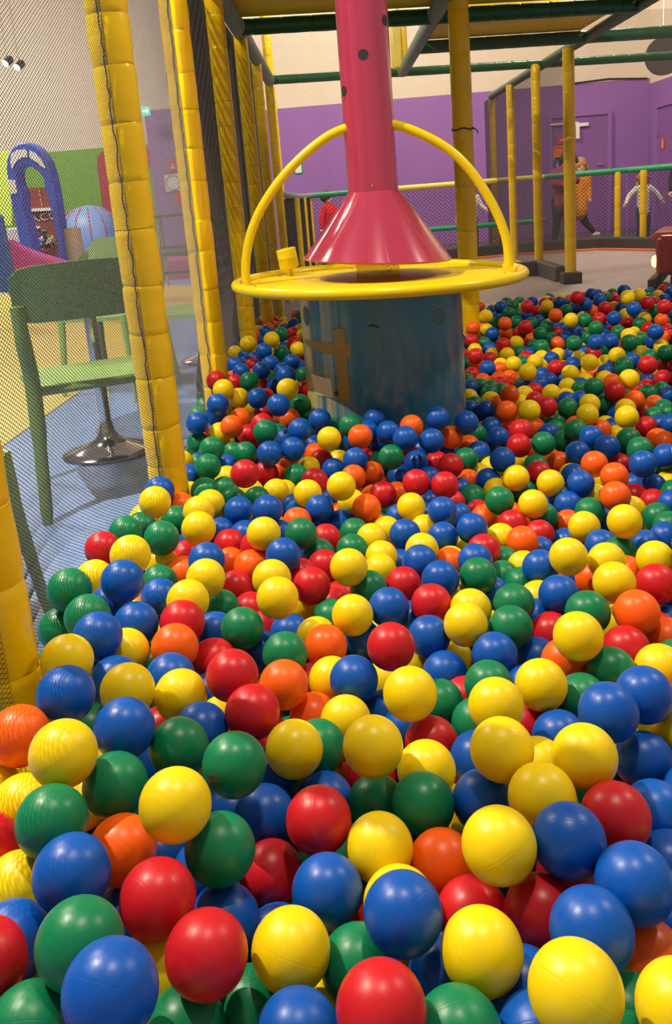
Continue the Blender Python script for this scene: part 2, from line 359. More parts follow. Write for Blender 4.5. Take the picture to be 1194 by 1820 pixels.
# ceiling spots seen through the net at top left
for k, (u, v) in enumerate([(9, 113), (30, 120)]):
    c = at(u, v, y=11.0)
    r_ = empty('spotlight', tuple(c), ['lit ceiling spotlight seen through the net at top left, the outer one', 'lit ceiling spotlight seen through the net, nearer the yellow post'][k], 'spotlight', 'cafe spotlights')
    MB().lathe((0, 0, 0), [(.03, .12), (.045, .10), (.05, 0), (.045, 0)], 18, axis=(0.3, .5, .4), caps=False).build('lamp_housing', M['black_pad'], r_)
    MB().lathe((0, 0, 0), [(.0, .006), (.046, .006), (.046, .002), (0, .002)], 18, axis=(0.3, .5, .4), caps=False).build('lamp_face', M['lamp_glow'], r_)
    MB().tube([(0.02, .04, .05), (0.02, .04, 6.22-c.z)], .004, 6).build('drop_rod', M['plaster'], r_)

# ================================================================ nets (real cords, cut into short lengths)
def net_mesh(name, P0, U, V, w_, h_, cu, cv, rad, m_, k=8, bulge=None, label=None, cat='net', group=None, parent=None):
    """diamond net of crossing cords on the rectangle P0 + u*U + v*V"""
    P0 = np.array(P0, float); U = np.array(U, float); U /= np.linalg.norm(U); V = np.array(V, float); V /= np.linalg.norm(V)
    H = k*cv; rows = int(math.ceil(h_/H)); A = []; B_ = []
    for r in range(rows):
        v0 = r*H; v1 = min(h_, v0+H); fr = (v1-v0)/H
        n = int(w_/cu)+2*k+2
        u0 = (np.arange(n)-k)*cu
        for sg in (1, -1):
            ua = u0 if sg == 1 else u0+k*cu*0
            ub = ua + sg*k*cu*fr
            # clip to [0,w]
            du = ub-ua; t0 = np.zeros(n); t1 = np.ones(n)
            with np.errstate(divide='ignore', invalid='ignore'):
                ta = (0-ua)/du; tb = (w_-ua)/du
            lo = np.minimum(ta, tb); hi = np.maximum(ta, tb)
            t0 = np.maximum(t0, lo); t1 = np.minimum(t1, hi); ok = t1 > t0+1e-4
            A.append(np.stack([ua+du*t0, v0+(v1-v0)*t0], 1)[ok]); B_.append(np.stack([ua+du*t1, v0+(v1-v0)*t1], 1)[ok])
    A = np.concatenate(A); B_ = np.concatenate(B_); Nn = np.cross(U, V)
    def P(uv):
        p = P0 + uv[:, :1]*U + uv[:, 1:2]*V
        if bulge is not None: p = p + bulge(uv[:, 0], uv[:, 1])[:, None]*Nn
        return p
    a = P(A); b = P(B_); d = b-a; d /= np.linalg.norm(d, axis=1)[:, None]; s = np.cross(d, Nn); n_ = len(a)
    vs = np.zeros((n_, 6, 3))
    for q in range(3):
        an = 2*PI*q/3; off = rad*(math.cos(an)*s + math.sin(an)*Nn); vs[:, q] = a+off; vs[:, q+3] = b+off
    base = (np.arange(n_)*6)[:, None]
    fs = np.concatenate([base+np.array([q, (q+1) % 3, (q+1) % 3+3, q+3]) for q in range(3)], 0)
    me = bpy.data.meshes.new(name); me.vertices.add(n_*6); me.vertices.foreach_set('co', vs.ravel().astype(np.float32))
    me.loops.add(fs.size); me.loops.foreach_set('vertex_index', fs.ravel().astype(np.int32))
    me.polygons.add(len(fs)); me.polygons.foreach_set('loop_start', np.arange(len(fs), dtype=np.int32)*4)
    me.update(calc_edges=True); me.materials.append(M[m_]); me.shade_smooth()
    o = bpy.data.objects.new(name, me); COL.objects.link(o)
    if parent: o.parent = parent
    if label: tag(o, label, cat, group)
    return o
XP = -.463
LP = [1.05, 2.04, 2.95, 4.05, 5.14, 6.1, 7.2]      # posts of the left side, from the camera on
names = ['at the lower left corner', 'in front of the near green chair', 'between the two thick yellow posts', 'left of the disc rim', 'between the fourth and fifth left posts', 'behind the fifth left post', 'at the far end']
ys = [0.25]+LP
for i in range(7):
    y0, y1 = ys[i], ys[i+1]
    if i < 3: a = np.array([XP-.035, y0, .05]); b = np.array([XP-.004, y1-.052, .05])
    else: a = np.array([XP-.052, y0, .05]); b = np.array([XP-.052, y1, .05])
    L_ = float(np.linalg.norm(b-a)); top = 2.3 if i < 3 else 1.85
    def bul(u, v, L_=L_): return -(.11*np.sin(np.clip(u/L_, 0, 1)*PI)*np.exp(-((v-.2)/.33)**2))
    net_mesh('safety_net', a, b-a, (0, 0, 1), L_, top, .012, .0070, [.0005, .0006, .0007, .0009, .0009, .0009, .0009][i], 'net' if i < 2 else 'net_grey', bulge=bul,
             label='fine black safety net along the left side, '+names[i], group='left side nets')
# second net layer behind the far left posts (they are double)
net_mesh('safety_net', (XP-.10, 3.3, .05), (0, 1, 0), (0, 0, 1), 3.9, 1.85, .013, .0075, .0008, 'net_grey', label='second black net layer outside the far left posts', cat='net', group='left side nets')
# front net across the pit end
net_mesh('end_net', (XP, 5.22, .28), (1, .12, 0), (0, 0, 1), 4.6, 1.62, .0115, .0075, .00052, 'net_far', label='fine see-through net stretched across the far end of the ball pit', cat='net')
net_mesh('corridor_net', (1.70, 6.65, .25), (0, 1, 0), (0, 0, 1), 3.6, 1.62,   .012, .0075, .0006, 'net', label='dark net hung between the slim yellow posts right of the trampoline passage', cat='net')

# ================================================================ padded posts and beams
def padded(p0, p1, r, seg=.115, n=16, seed=0, sq=.0):
    """foam sleeve stitched into short puffed segments"""
    rnd = random.Random(seed); p0 = Vector(p0); p1 = Vector(p1); L_ = (p1-p0).length; t = (p1-p0)/L_
    mb = MB(); pts = []; rad = []; s = -rnd.random()*seg
    while s < L_:
        sl = seg*rnd.uniform(.85, 1.12)
        for f, k in ((0.0, .94), (.025, .985), (.10, 1.0), (.5, 1.012), (.90, 1.0), (.975, .985)):
            q = s+sl*f
            if 0 <= q <= L_: pts.append(p0+t*q); rad.append(r*k*rnd.uniform(.99, 1.01))
        s += sl
    if not pts or (pts[0]-p0).length > 1e-6: pts.insert(0, p0); rad.insert(0, r*.95)
    pts.append(p1); rad.append(r*.95)
    jit = [Vector((rnd.uniform(-1, 1), rnd.uniform(-1, 1), 0))*r*.02 for _ in pts]
    mb.tube([a+b for a, b in zip(pts, jit)], rad, n); return mb
def post(x, y, z0, z1, r, label, m_='vinyl_yellow', group=None, seed=1, cord=False, name='padded_post', seg=.115):
    o = padded((x, y, z0), (x, y, z1), r, seg=seg, seed=seed).build(name, M[m_], loc=(x, y, z0)); tag(o, label, 'post', group)
    if cord:
        # lacing down the face turned to the pit
        a = math.atan2(-y, -x); a -= .36
        pts = []; rnd = random.Random(seed); z = 0.02
        while z < z1-z0:
            an = a+rnd.uniform(-.06, .06); pts.append((math.cos(an)*(r*1.05), math.sin(an)*(r*1.05), z)); z += .018
        MB().tube(pts, .0016, 5).build('lacing_cord', M['cord'], o)
    return o
lp_lab = ['near padded yellow post cut off at the lower left picture edge', 'thick padded yellow post at left in front of the green cafe chair', 'padded yellow post second from the chair, left side of the pit',
          'padded yellow post ending just left of the disc rim', 'slim dark yellow post under the corner of the front green beam', 'narrow netted yellow post between two dark nets left of the pink cone', 'farthest netted yellow post of the left side, by the curved handrail']
for i, y in enumerate(LP):
    post(XP-(.035 if i == 0 else .006), y, 0.0, [1.0, 2.6, 2.6, 2.6, 1.90, 1.90, 1.90][i] if i else 1.5, [.048, .047, .046, .039, .037, .034, .034][i], lp_lab[i], group='left side posts', seed=10+i, cord=i < 3)
post(.652, 4.6, 0.0, 1.97, .051, 'thick yellow post right of the pink tube with a black tie around it', seed=31, seg=.2)
tie = bpy.data.objects[-1] if False else None
RP = [(1.70, 6.6), (1.665, 7.5), (1.69, 8.7), (1.74, 10.0)]
rp_lab = ['yellow padded post standing on a black block, rightmost of the four behind the pit', 'slim yellow post second from the right of the four behind the pit', 'slim yellow post third from the right of the four behind the pit', 'slim yellow post farthest left of the four behind the pit']
for i, (x, y) in enumerate(RP):
    post(x, y, .16, 1.87, [.042, .037, .037, .036][i], rp_lab[i], group='passage posts', seed=40+i)
# post foot block
o = MB().box((0, 0, .055), (.14, .14, .15)).build('post_foot', M['black_pad'], bevel=.01); o.location = (1.70, 6.6, .175); tag(o, 'black padded block around the foot of the rightmost yellow post', 'pad')
c = at(503, 300, y=9.9)
post(-.63, 9.9, .17, 3.4, .05, 'bright lit yellow post far behind the pit, left of the small white notice', seed=55)
# green beams
def beam(a, b, r, m_, label, seed, group='padded frame beams'):
    c_ = ((a[0]+b[0])/2, (a[1]+b[1])/2, (a[2]+b[2])/2)
    o = padded(a, b, r, seg=.15, seed=seed).build('padded_beam', M[m_], loc=c_); tag(o, label, 'beam', group); return o
ZB = 1.90
beam((XP, 5.0, ZB), (1.76, 5.32, ZB), .042, 'vinyl_green', 'dark green padded beam at the top, nearest of the cross beams', 61)
beam((.6, 6.2, ZB), (3.3, 6.55, ZB), .041, 'vinyl_green', 'dark green padded beam, second of the cross beams, running off the right edge', 62)
beam((XP, 7.2, ZB), (3.4, 7.85, ZB), .034, 'vinyl_green', 'dark green padded beam, farthest cross beam, spanning behind the pink tube', 63)
beam((XP, 2.9, ZB), (XP, 7.2, ZB), .043, 'vinyl_gg', 'grey-green netted beam running away along the left posts', 64)
beam((.6, 4.4, ZB), (.585, 7.36, ZB), .043, 'vinyl_gg', 'grey-green netted beam slanting down beside the pink tube', 65)
beam((1.78, 4.3, ZB), (1.74, 10.0, ZB-.0), .036, 'vinyl_green', 'dark green padded beam receding over the four slim yellow posts', 66)
# deck panels over the pit
for lab, pts in [('yellow deck board over the pit, nearest the camera', [(XP, 3.0), (1.76, 3.0), (1.76, 5.3), (XP, 4.98)]), ('yellow deck board between the first two green beams', [(.62, 5.2), (1.76, 5.36), (1.72, 6.35), (.62, 6.2)])]:
    o = MB().prism([(x, y, 1.945) for x, y in pts], (0, 0, .03)).build('deck_board', M['deck'], smooth=False, bevel=.004); tag(o, lab, 'deck')
# hanging yellow panel seen beside the tube
c = at(712, 85, y=7.0)
r_ = empty('hanging_pad', tuple(c), 'pale yellow padded panel with a bright edge hanging right of the pink tube', 'panel')
MB().box((-.03, 0, 0), (.09, .05, .30)).build('pad_face', M['rail_yellow'], r_, bevel=.02)
MB().box((.03, -.01, 0), (.035, .07, .31)).build('pad_edge', M['vinyl_yellow'], r_, bevel=.01)
MB().box((-.01, .0, .5), (.02, .02, .72)).build('hanger', M['steel'], r_)

# ================================================================ trampoline area behind
bp = [at(u, v, z=.22) for u, v in [(842, 470), (880, 458), (975, 446), (1095, 433), (1160, 446), (1300, 470)]]
far = [(-.2, 9.3), (1.9, 9.55), (2.75, 9.4), (3.15, 8.7), (3.6, 7.2), (3.9, 5.6)]
o = MB().prism([(-.2, 5.5, .20), (3.9, 5.5, .20)]+[(x, y, .20) for x, y in far[::-1][1:]], (0, 0, .02)).build('trampoline_bed', M['bed'], smooth=False)
tag(o, 'grey trampoline surface behind the ball pit, beyond the see-through net', 'trampoline')
for k in range(len(far)-1):
    a = Vector((*far[k], .22)); b = Vector((*far[k+1], .22)); d = (b-a); ang = math.atan2(d.y, d.x)
    o = MB().box((0, 0, .065), (d.length+.03, .10, .13)).build('border_pad', M['black_pad'], smooth=False, bevel=.015); o.location = (a+b)/2; o.rotation_euler = (0, 0, ang)
    MB().box((0, -.065, .012), (d.length, .05, .022)).build('orange_rim', M['orange_rim'], o, bevel=.004)
    tag(o, 'black padded trampoline border with orange rim, '+['behind the slim yellow posts', 'under the green rail', 'at the bend of the green rail', 'behind the red toy car', 'at the right picture edge'][k], 'pad', 'trampoline border pads')
# low grey divider pads
a = Vector((1.62, 6.55)); b = Vector((1.62, 7.4))
for (x0, y0, x1, y1, lab) in [(1.66, 6.75, 1.64, 7.45, 'low grey pad between the two right-hand yellow posts'), (.75, 7.2, 1.6, 7.35, 'low grey slab lying left of the slim yellow posts')]:
    d = Vector((x1-x0, y1-y0, 0)); o = MB().box((0, 0, .04), (d.length, .08, .12)).build('floor_pad', M['grey_pad'], bevel=.01); o.location = ((x0+x1)/2, (y0+y1)/2, .24); o.rotation_euler = (0, 0, math.atan2(d.y, d.x)); tag(o, lab, 'pad')

# padded hand rails round the back
ZR = 1.012
def rail(a, b, r, m_, label, seed): 
    c_ = tuple((Vector(a)+Vector(b))/2); o = padded(a, b, r, seg=.16, seed=seed, n=12).build('padded_rail', M[m_], loc=c_); tag(o, label, 'rail', 'padded hand rails'); return o
R0 = at(572, 346, y=9.6); 
rail((-.30, 9.6, ZR), (.62, 9.6, ZR), .028, 'rail_green', 'bright green hand rail left of the pink cone', 71)
rail((.62, 9.6, ZR), (2.2, 9.6, ZR), .028, 'rail_yellow', 'pale yellow hand rail between the pink tube and the slim posts', 72)
rail((2.2, 9.6, ZR), (3.08, 9.55, ZR), .030, 'rail_green', 'bright green hand rail crossing in front of the child in orange', 73)
rail((3.08, 9.55, ZR), (4.1, 8.3, ZR), .032, 'rail_green', 'dark green hand rail in front of the child in white, running off right', 74)
rail((.95, 9.6, .56), (2.2, 9.6, .56), .026, 'rail_green', 'low dark green pipe beneath the pale yellow hand rail', 75)
mb = MB(); mb.tube([(XP, 7.2, 1.05), (XP+.03, 7.7, 1.03), (XP+.08, 8.6, 1.01), (-.33, 9.4, 1.01), (-.28, 9.6, ZR)], .028, 12)
o = mb.build('curved_rail', M['vinyl_gg']); tag(o, 'grey-green curved hand rail joining the far left post to the green rail', 'rail')
for k, (x, y) in enumerate([(-.385, 8.2), (-.35, 9.0), (-.31, 9.6)]):
    o = padded((x, y, .17), (x, y, 1.0), .032, seed=80+k, n=12).build('fence_post', M['vinyl_yellow'], loc=(x, y, .17))
    tag(o, ['short yellow fence post by the far left corner, leftmost of three', 'short yellow fence post by the far left corner, middle of three', 'short yellow fence post by the far left corner, nearest the pink cone'][k], 'post', 'short fence posts')
for k, (u, v) in enumerate([(1097, 370), (1143, 372)]):
    c = at(u, v, y=[9.55, 9.05][k])
    o = padded((c.x, c.y, .22), (c.x, c.y, 1.0), .034, seed=90+k, n=12).build('fence_post', M['vinyl_yellow'], loc=(c.x, c.y, .22))
    tag(o, ['bright yellow fence post under the bend of the green rail', 'bright yellow fence post standing in front of the child in white'][k], 'post', 'short fence posts')
net_mesh('rail_net', (-.30, 9.62, .22), (1, 0, 0), (0, 0, 1), 3.38, .78, .045, .04, .0028, 'net', k=4, label='wide-mesh black net under the hand rail along the back', cat='net')
net_mesh('rail_net', (3.08, 9.57, .22), (1.02, -1.25, 0), (0, 0, 1), 1.6, .78, .045, .04, .0028, 'net', k=4, label='wide-mesh black net under the right-hand end of the green rail', cat='net')
net_mesh('rail_net', (XP, 7.25, .22), (.16, 2.3, 0), (0, 0, 1), 2.35, .78, .045, .04, .004, 'net', k=4, label='coarse black net below the curved rail at the far left corner', cat='net')
# ================================================================ THE BALL STATION (drum, disc, cone, tube)
SX, SY, DR = .112, 2.83, .262
st = empty('ball_play_station', (SX, SY, 0), 'blue drum with a yellow rimmed disc, pink cone, pink tube and yellow hoop', 'play station')
MB().lathe((0, 0, 0), [(DR, .0), (DR, .715)], 72).build('drum', M['drum'], st)
drum = st.children[0]
def on_drum(u, v, eps=.001, R=DR):
    d = RW @ np.array([u-PX, v-PY, FPX]); o = CAM-np.array([SX, SY, 0])
    a = d[0]**2+d[1]**2; b = 2*(o[0]*d[0]+o[1]*d[1]); c_ = o[0]**2+o[1]**2-(R+eps)**2
    s = (-b-math.sqrt(max(b*b-4*a*c_, 0)))/(2*a); p = o+s*d; return Vector(p)
def drum_patch(name, px, m_, eps=.0015, parent=None, n=10):
    """a thin sheet following the drum, its corners given as four photo points"""
    q = [on_drum(*p, eps) for p in px]; ang = [math.atan2(p.x, -p.y) for p in q]; zz = [p.z for p in q]
    vs = []; fs = []
    for layer in (0, 1):
        for i in range(n+1):
            for j in range(n+1):
                s, t = i/n, j/n
                a = (ang[0]*(1-s)+ang[1]*s)*(1-t)+(ang[3]*(1-s)+ang[2]*s)*t; z = (zz[0]*(1-s)+zz[1]*s)*(1-t)+(zz[3]*(1-s)+zz[2]*s)*t
                R = DR+eps*(layer)+.0001; vs.append((R*math.sin(a), -R*math.cos(a), z))
    k = (n+1)**2
    for i in range(n):
        for j in range(n):
            a = i*(n+1)+j; fs.append((a+k, a+k+1, a+k+n+2, a+k+n+1))
    for e in [[i*(n+1) for i in range(n+1)], [i*(n+1)+n for i in range(n+1)], list(range(n+1)), [n*(n+1)+j for j in range(n+1)]]:
        for i in range(n): fs.append((e[i], e[i+1], e[i+1]+k, e[i]+k))
    return MB().add(vs, fs).build(name, m_, parent or drum)
o = drum_patch('tape_strip', [(592, 584), (612, 584), (622, 712), (602, 714)], M['tape'], .0022); o['label'] = 'upright strip of brown tape'
o = drum_patch('tape_strip', [(541, 602), (624, 610), (622, 636), (541, 610)], M['tape'], .0014); o['label'] = 'sideways strip of brown tape'
drum_patch('paper_label', [(553, 664), (588, 674), (591, 707), (560, 699)], M['label_paper'], .0016)
# perforated round vents
def vent(uc, vc, r, label):
    c_ = on_drum(uc, vc); a0 = math.atan2(c_.x, -c_.y); z0 = c_.z
    mb = MB(); vs = []; n = 28
    def P(da, dz, R): a = a0+da/DR; return (R*math.sin(a), -R*math.cos(a), z0+dz)
    vs = [P(0, 0, DR+.0012)]; fs = []
    for ring in (1, 2, 3):
        for k in range(n): q = 2*PI*k/n; vs.append(P(r*ring/3*math.cos(q), r*ring/3*math.sin(q)*1.12, DR+(.0014 if ring < 3 else .0002)))
    for k in range(n): fs.append((0, 1+k, 1+(k+1) % n))
    for g in (0, 1):
        for k in range(n): a = 1+g*n; fs.append((a+k, a+n+k, a+n+(k+1) % n, a+(k+1) % n))
    v = mb.add(vs, fs).build('vent', M['vent_plate'], drum); v['label'] = label
    mh = MB(); s = .0072
    for i in range(-5, 6):
        for j in range(-5, 6):
            x = (i+.5*(j % 2))*s; y = j*s*.87
            if (x/r)**2+(y/r/1.12)**2 < .80:
                k = 8; pts = [P(x+.0024*math.cos(2*PI*q/k), y+.0024*math.sin(2*PI*q/k), DR+.0018) for q in range(k)]
                mh.add(pts, [tuple(range(k))])
    mh.build('vent_holes', M['black'], v, smooth=False)
M['vent_plate'] = mat('perforated_vent_plate', (.12, .32, .40), .4)
vent(779, 563, .029, 'round perforated vent on the right side'); vent(544, 562, .029, 'round perforated vent on the left edge')
c = on_drum(598, 699, .0); a = math.atan2(c.x, -c.y); MB().lathe((c.x, c.y, c.z), [(0, .001), (.0075, .001), (.0075, -.001), (0, -.001)], 16, axis=(c.x, c.y, 0), caps=False).build('screw_hole', M['black'], drum)
MB().tube([on_drum(u, v, .001) for u, v in [(656, 580), (660, 578), (667, 579), (674, 582)]], .0022, 6).build('scratch', M['black'], drum)
# disc and its tubular rim
ZD = .733; RD = .458
dsc = MB().lathe((0, 0, ZD-.012), [(0, -.006), (RD-.02, -.006), (RD-.01, .0), (RD-.02, .010), (.30, .014), (0, .016)], 96, caps=False).build('disc', M['y_disc'], st)
MB().tube([(RD*math.cos(2*PI*k/120), RD*math.sin(2*PI*k/120), ZD) for k in range(120)], .0165, 14, closed=True).build('rim_pipe', M['y_metal'], dsc)
mb = MB()
for k in range(16):
    q = 2*PI*k/16+.2; mb.lathe((.40*math.cos(q), .40*math.sin(q), ZD-.002), [(0, .003), (.004, .003), (.0045, 0), (.0045, -.001)], 10, caps=False)
mb.build('screws', M['steel'], dsc)
dsc.rotation_euler = (0, .026, 0); dsc.location = (-.019, 0, 0)
# clear cylinder under the cone
gm = bpy.data.materials.new('scratched_clear_acrylic'); gm.use_nodes = True; gb = gm.node_tree.nodes['Principled BSDF']
gb.inputs['Base Color'].default_value = (.95, .85, .55, 1); gb.inputs['Transmission Weight'].default_value = .92; gb.inputs['Roughness'].default_value = .12; gb.inputs['IOR'].default_value = 1.25
gl = MB().lathe((0, 0, 0), [(.070, ZD+.002), (.070, ZD+.12), (.067, ZD+.12), (.067, ZD+.002)], 40, caps=False).build('clear_collar', gm, st)
mb = MB(); rnd = random.Random(3)
for k in range(26):
    q = -PI/2+rnd.uniform(.05, .75); z = ZD+rnd.uniform(.02, .06); mb.box((.0712*math.cos(q), .0712*math.sin(q), z), (.006*rnd.random()+.002, .0008, .0015), (rnd.uniform(-.3, .3), rnd.uniform(-.8, .8), q+PI/2))
mb.build('scratch_marks', M['shelf_red'], gl)
# cone: rolled sheet with faint facets and lip
ZC0, ZC1, RC0, RC1 = .792, 1.003, .236, .081
cone = MB().lathe((0, 0, 0), [(RC0-.012, ZC0+.002), (RC0-.002, ZC0-.002), (RC0, ZC0+.004), (.5*(RC0+RC1), .5*(ZC0+ZC1)), (RC1, ZC1-.002), (RC1-.004, ZC1+.002), (RC1-.01, ZC1), (RC0-.02, ZC0+.008)], 60, caps=False).build('cone', M['pink'], st, angle=30)
for v_ in cone.data.vertices: v_.co.z -= .075*v_.co.x*max(0, min(1, (ZC1-v_.co.z)/(ZC1-ZC0)))
mb = MB()
for k in range(11):                                   # folded seams on the sheet
    q = -PI/2+(k-5)*.29; mb.tube([((RC1+.0005)*math.cos(q), (RC1+.0005)*math.sin(q), ZC1-.004), ((RC0-.001)*math.cos(q+.10), (RC0-.001)*math.sin(q+.10), ZC0+.004)], .0011, 5)
sm_ = mb.build('cone_seams', M['pink'], cone)
for v_ in sm_.data.vertices: v_.co.z -= .075*v_.co.x*max(0, min(1, (ZC1-v_.co.z)/(ZC1-ZC0)))
# tube with round holes
TR = .0785
tube = MB().lathe((0, 0, 0), [(TR-.006, ZC1-.004), (TR+.001, ZC1-.004), (TR+.0015, ZC1+.004), (TR, ZC1+.010), (TR, 1.75), (TR, 2.6)], 64, caps=False).build('tube', M['pink'], st)
def tube_hole(ang, z, r):
    vs = [((TR+.0008)*math.sin(ang), -(TR+.0008)*math.cos(ang), z)]; n = 24; fs = []
    for k in range(n):
        q = 2*PI*k/n; a = ang+r*math.cos(q)/TR; vs.append(((TR+.0008)*math.sin(a), -(TR+.0008)*math.cos(a), z+r*math.sin(q)))
    fs = [(0, 1+k, 1+(k+1) % n) for k in range(n)]
    vs2 = []; m_ = len(vs)
    for k in range(n):
        q = 2*PI*k/n
        for rr, e in ((1.0, .0008), (1.12, .0016)):
            a = ang+r*rr*math.cos(q)/TR; vs2.append(((TR+e)*math.sin(a), -(TR+e)*math.cos(a), z+r*rr*math.sin(q)))
    h = MB().add(vs, fs).build('hole', M['black'], tube)
for u, v, r in [(645, 97, .0155), (611, 162, .0155), (684, 36, .0155)]:
    d = RW @ np.array([u-PX, v-PY, FPX]); o_ = CAM-np.array([SX, SY, 0]); a = d[0]**2+d[1]**2; b = 2*(o_[0]*d[0]+o_[1]*d[1]); c_ = o_[0]**2+o_[1]**2-TR**2
    s = (-b-math.sqrt(max(b*b-4*a*c_, 0)))/(2*a); p = o_+s*d; tube_hole(math.atan2(p[0], -p[1]), p[2], r)
a = at(661, 331, y=SY-TR)-Vector((SX, SY, 0)); an = math.atan2(a.x, -a.y)
MB().lathe((TR*math.sin(an), -TR*math.cos(an), a.z), [(0, .003), (.004, .002), (.005, 0)], 12, axis=(math.sin(an), -math.cos(an), 0), caps=False).build('screw', M['steel'], tube)
# hoop: one bent pipe from rim to rim through the tube
hp = [(-.425, .735), (-.424, .79), (-.41, .86), (-.385, .925), (-.345, .99), (-.29, 1.055), (-.235, 1.105), (-.17, 1.152), (-.10, 1.187), (0, 1.205), (.09, 1.190), (.18, 1.148), (.25, 1.10), (.305, 1.04), (.35, .97), (.385, .90), (.408, .83), (.415, .775), (.415, .735)]
def smooth_path(p, sub=5):
    out = []
    for i in range(len(p)-1):
        a = Vector(p[max(i-1, 0)]); b = Vector(p[i]); c_ = Vector(p[i+1]); d = Vector(p[min(i+2, len(p)-1)])
        for k in range(sub):
            t = k/sub; out.append(.5*((2*b)+(-a+c_)*t+(2*a-5*b+4*c_-d)*t*t+(-a+3*b-3*c_+d)*t**3))
    out.append(Vector(p[-1])); return out
MB().tube(smooth_path([(x, -.02, z) for x, z in hp]), .0145, 14).build('hoop', M['y_metal'], st)
# little yellow cup on a stem, standing on the disc
c = at(519, 494, z=ZD)-Vector((SX, SY, 0)); c2 = at(511, 464, y=c.y+SY)-Vector((SX, SY, 0))
ax = Vector((c2.x-c.x, 0, c2.z-c.z)).normalized(); ax = (Vector((0, 0, 1))*.92+Vector((-.12, -.04, 0))).normalized()
base = Vector((c.x, c.y, ZD)); 
MB().tube([base, base+ax*.05], .0062, 10).build('stem', M['y_metal'], st)
MB().lathe(base+ax*.036, [(0, 0), (.031, 0), (.034, .003), (.034, .036), (.0345, .037), (.034, .038), (.034, .064), (.032, .066), (0, .064)], 32, axis=ax, caps=False).build('cup_head', M['y_metal'], st)
MB().lathe(base, [(.030, .0), (.030, .0015), (0, .002)], 24, caps=False).build('stem_plate', M['y_metal'], st)
# black tie on the thick post
c = at(822, 229, y=4.55)
MB().tube([(.652+.0535*math.cos(2*PI*k/28), 4.6+.0535*math.sin(2*PI*k/28), c.z+.004*math.sin(k)) for k in range(28)], .0035, 6, closed=True).build('black_tie', M['cord'])
tie = bpy.data.objects['black_tie']
post_t = [o for o in bpy.data.objects if o.get('label', '').startswith('thick yellow post right')][0]
tie.parent = post_t; tie.matrix_parent_inverse = Matrix.Translation(-Vector(post_t.location))
MB().tube([(.70, 4.56, c.z), (.715, 4.55, c.z-.012), (.72, 4.55, c.z-.028)], .003, 6).build('tie_end', M['cord'], tie)

# ================================================================ CAFE SIDE
def chair(name, loc, rz, label, m1='chair', m2='chair_dark', group='green cafe chairs'):
    """moulded chair, sitter faces +y; origin on the floor under the rear legs' middle"""
    r_ = empty(name, loc, label, 'chair', group); r_.rotation_euler = (0, 0, rz)
    mb = MB(); W = .235; n = 14; vs = []; fs = []                         # curved wide back panel
    def bp(s, t, o_): 
        x = W*s; y = -.045-.045*(1-s*s)-.05*t+o_; z = .675+.178*t+.010*(1-s*s)*t; 
        if abs(s) > .78: z -= ((abs(s)-.78)/.22)**2*.028*(2*t-1)
        return (x, y, z)
    for o_ in (0, .018):
        for i in range(n+1):
            for j in range(7): vs.append(bp(-1+2*i/n, j/6, o_))
    k = (n+1)*7
    for i in range(n):
        for j in range(6):
            a = i*7+j; fs.append((a, a+1, a+8, a+7)); fs.append((a+k, a+k+7, a+k+8, a+k+1))
    for i in range(n): fs.append((i*7, i*7+7, i*7+7+k, i*7+k)); fs.append((i*7+6, i*7+6+k, i*7+13+k, i*7+13))
    for j in range(6): fs.append((j, j+k, j+1+k, j+1)); a = n*7+j; fs.append((a, a+1, a+1+k, a+k))
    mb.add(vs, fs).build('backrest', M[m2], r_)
    # seat: dished slab with rounded front and down-turned rim
    mb = MB(); vs = []; fs = []; nx, ny = 12, 10
    for o_ in (0, -.022):
        for i in range(nx+1):
            for j in range(ny+1):
                s = -1+2*i/nx; t = j/ny; wd = .215+.02*math.sin(t*PI*.6)
                x = s*wd; y = -.02+.47*t-(.035*(abs(s)**3) if t > .6 else 0)*(t-.6)/.4; z = .458-.014*(1-s*s)*math.sin(t*PI)+o_-(.012 if t > .95 else 0)
                vs.append((x, y, z))
    k = (nx+1)*(ny+1)
    for i in range(nx):
        for j in range(ny):
            a = i*(ny+1)+j; fs.append((a, a+1, a+ny+2, a+ny+1)); fs.append((a+k, a+k+ny+1, a+k+ny+2, a+k+1))
    for i in range(nx):
        for a in (i*(ny+1), i*(ny+1)+ny): fs.append((a, a+ny+1, a+ny+1+k, a+k))
    for j in range(ny):
        for a in (j, nx*(ny+1)+j): fs.append((a, a+1, a+1+k, a+k))
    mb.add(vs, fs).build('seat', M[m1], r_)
    for s in (-1, 1):
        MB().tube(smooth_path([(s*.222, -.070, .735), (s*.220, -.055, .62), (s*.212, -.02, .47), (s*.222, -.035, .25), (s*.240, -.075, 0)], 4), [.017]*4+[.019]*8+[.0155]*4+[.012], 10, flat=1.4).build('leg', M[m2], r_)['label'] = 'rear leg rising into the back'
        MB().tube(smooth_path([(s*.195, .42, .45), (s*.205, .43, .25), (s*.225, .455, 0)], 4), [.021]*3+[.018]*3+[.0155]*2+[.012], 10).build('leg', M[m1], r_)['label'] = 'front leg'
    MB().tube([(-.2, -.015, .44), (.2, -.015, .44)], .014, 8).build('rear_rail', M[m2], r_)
    return r_
chair('cafe_chair', (-.868, 2.918, 0), .40, 'green plastic cafe chair seen from behind through the net, nearest whole chair')
chair('cafe_chair', (-1.32, 5.25, 0), 2.9, 'green plastic chair beyond the chrome table foot, seen under the near chair back')
chair('cafe_chair', (-.69, 4.75, 0), 1.42, 'green plastic chair visible between the two thick yellow posts')
fp = at(86, 1085, z=0.0)
chair('cafe_chair', (fp.x-.455, fp.y-.225, 0), -PI/2, 'green chair almost wholly out of frame at lower left, one leg showing')
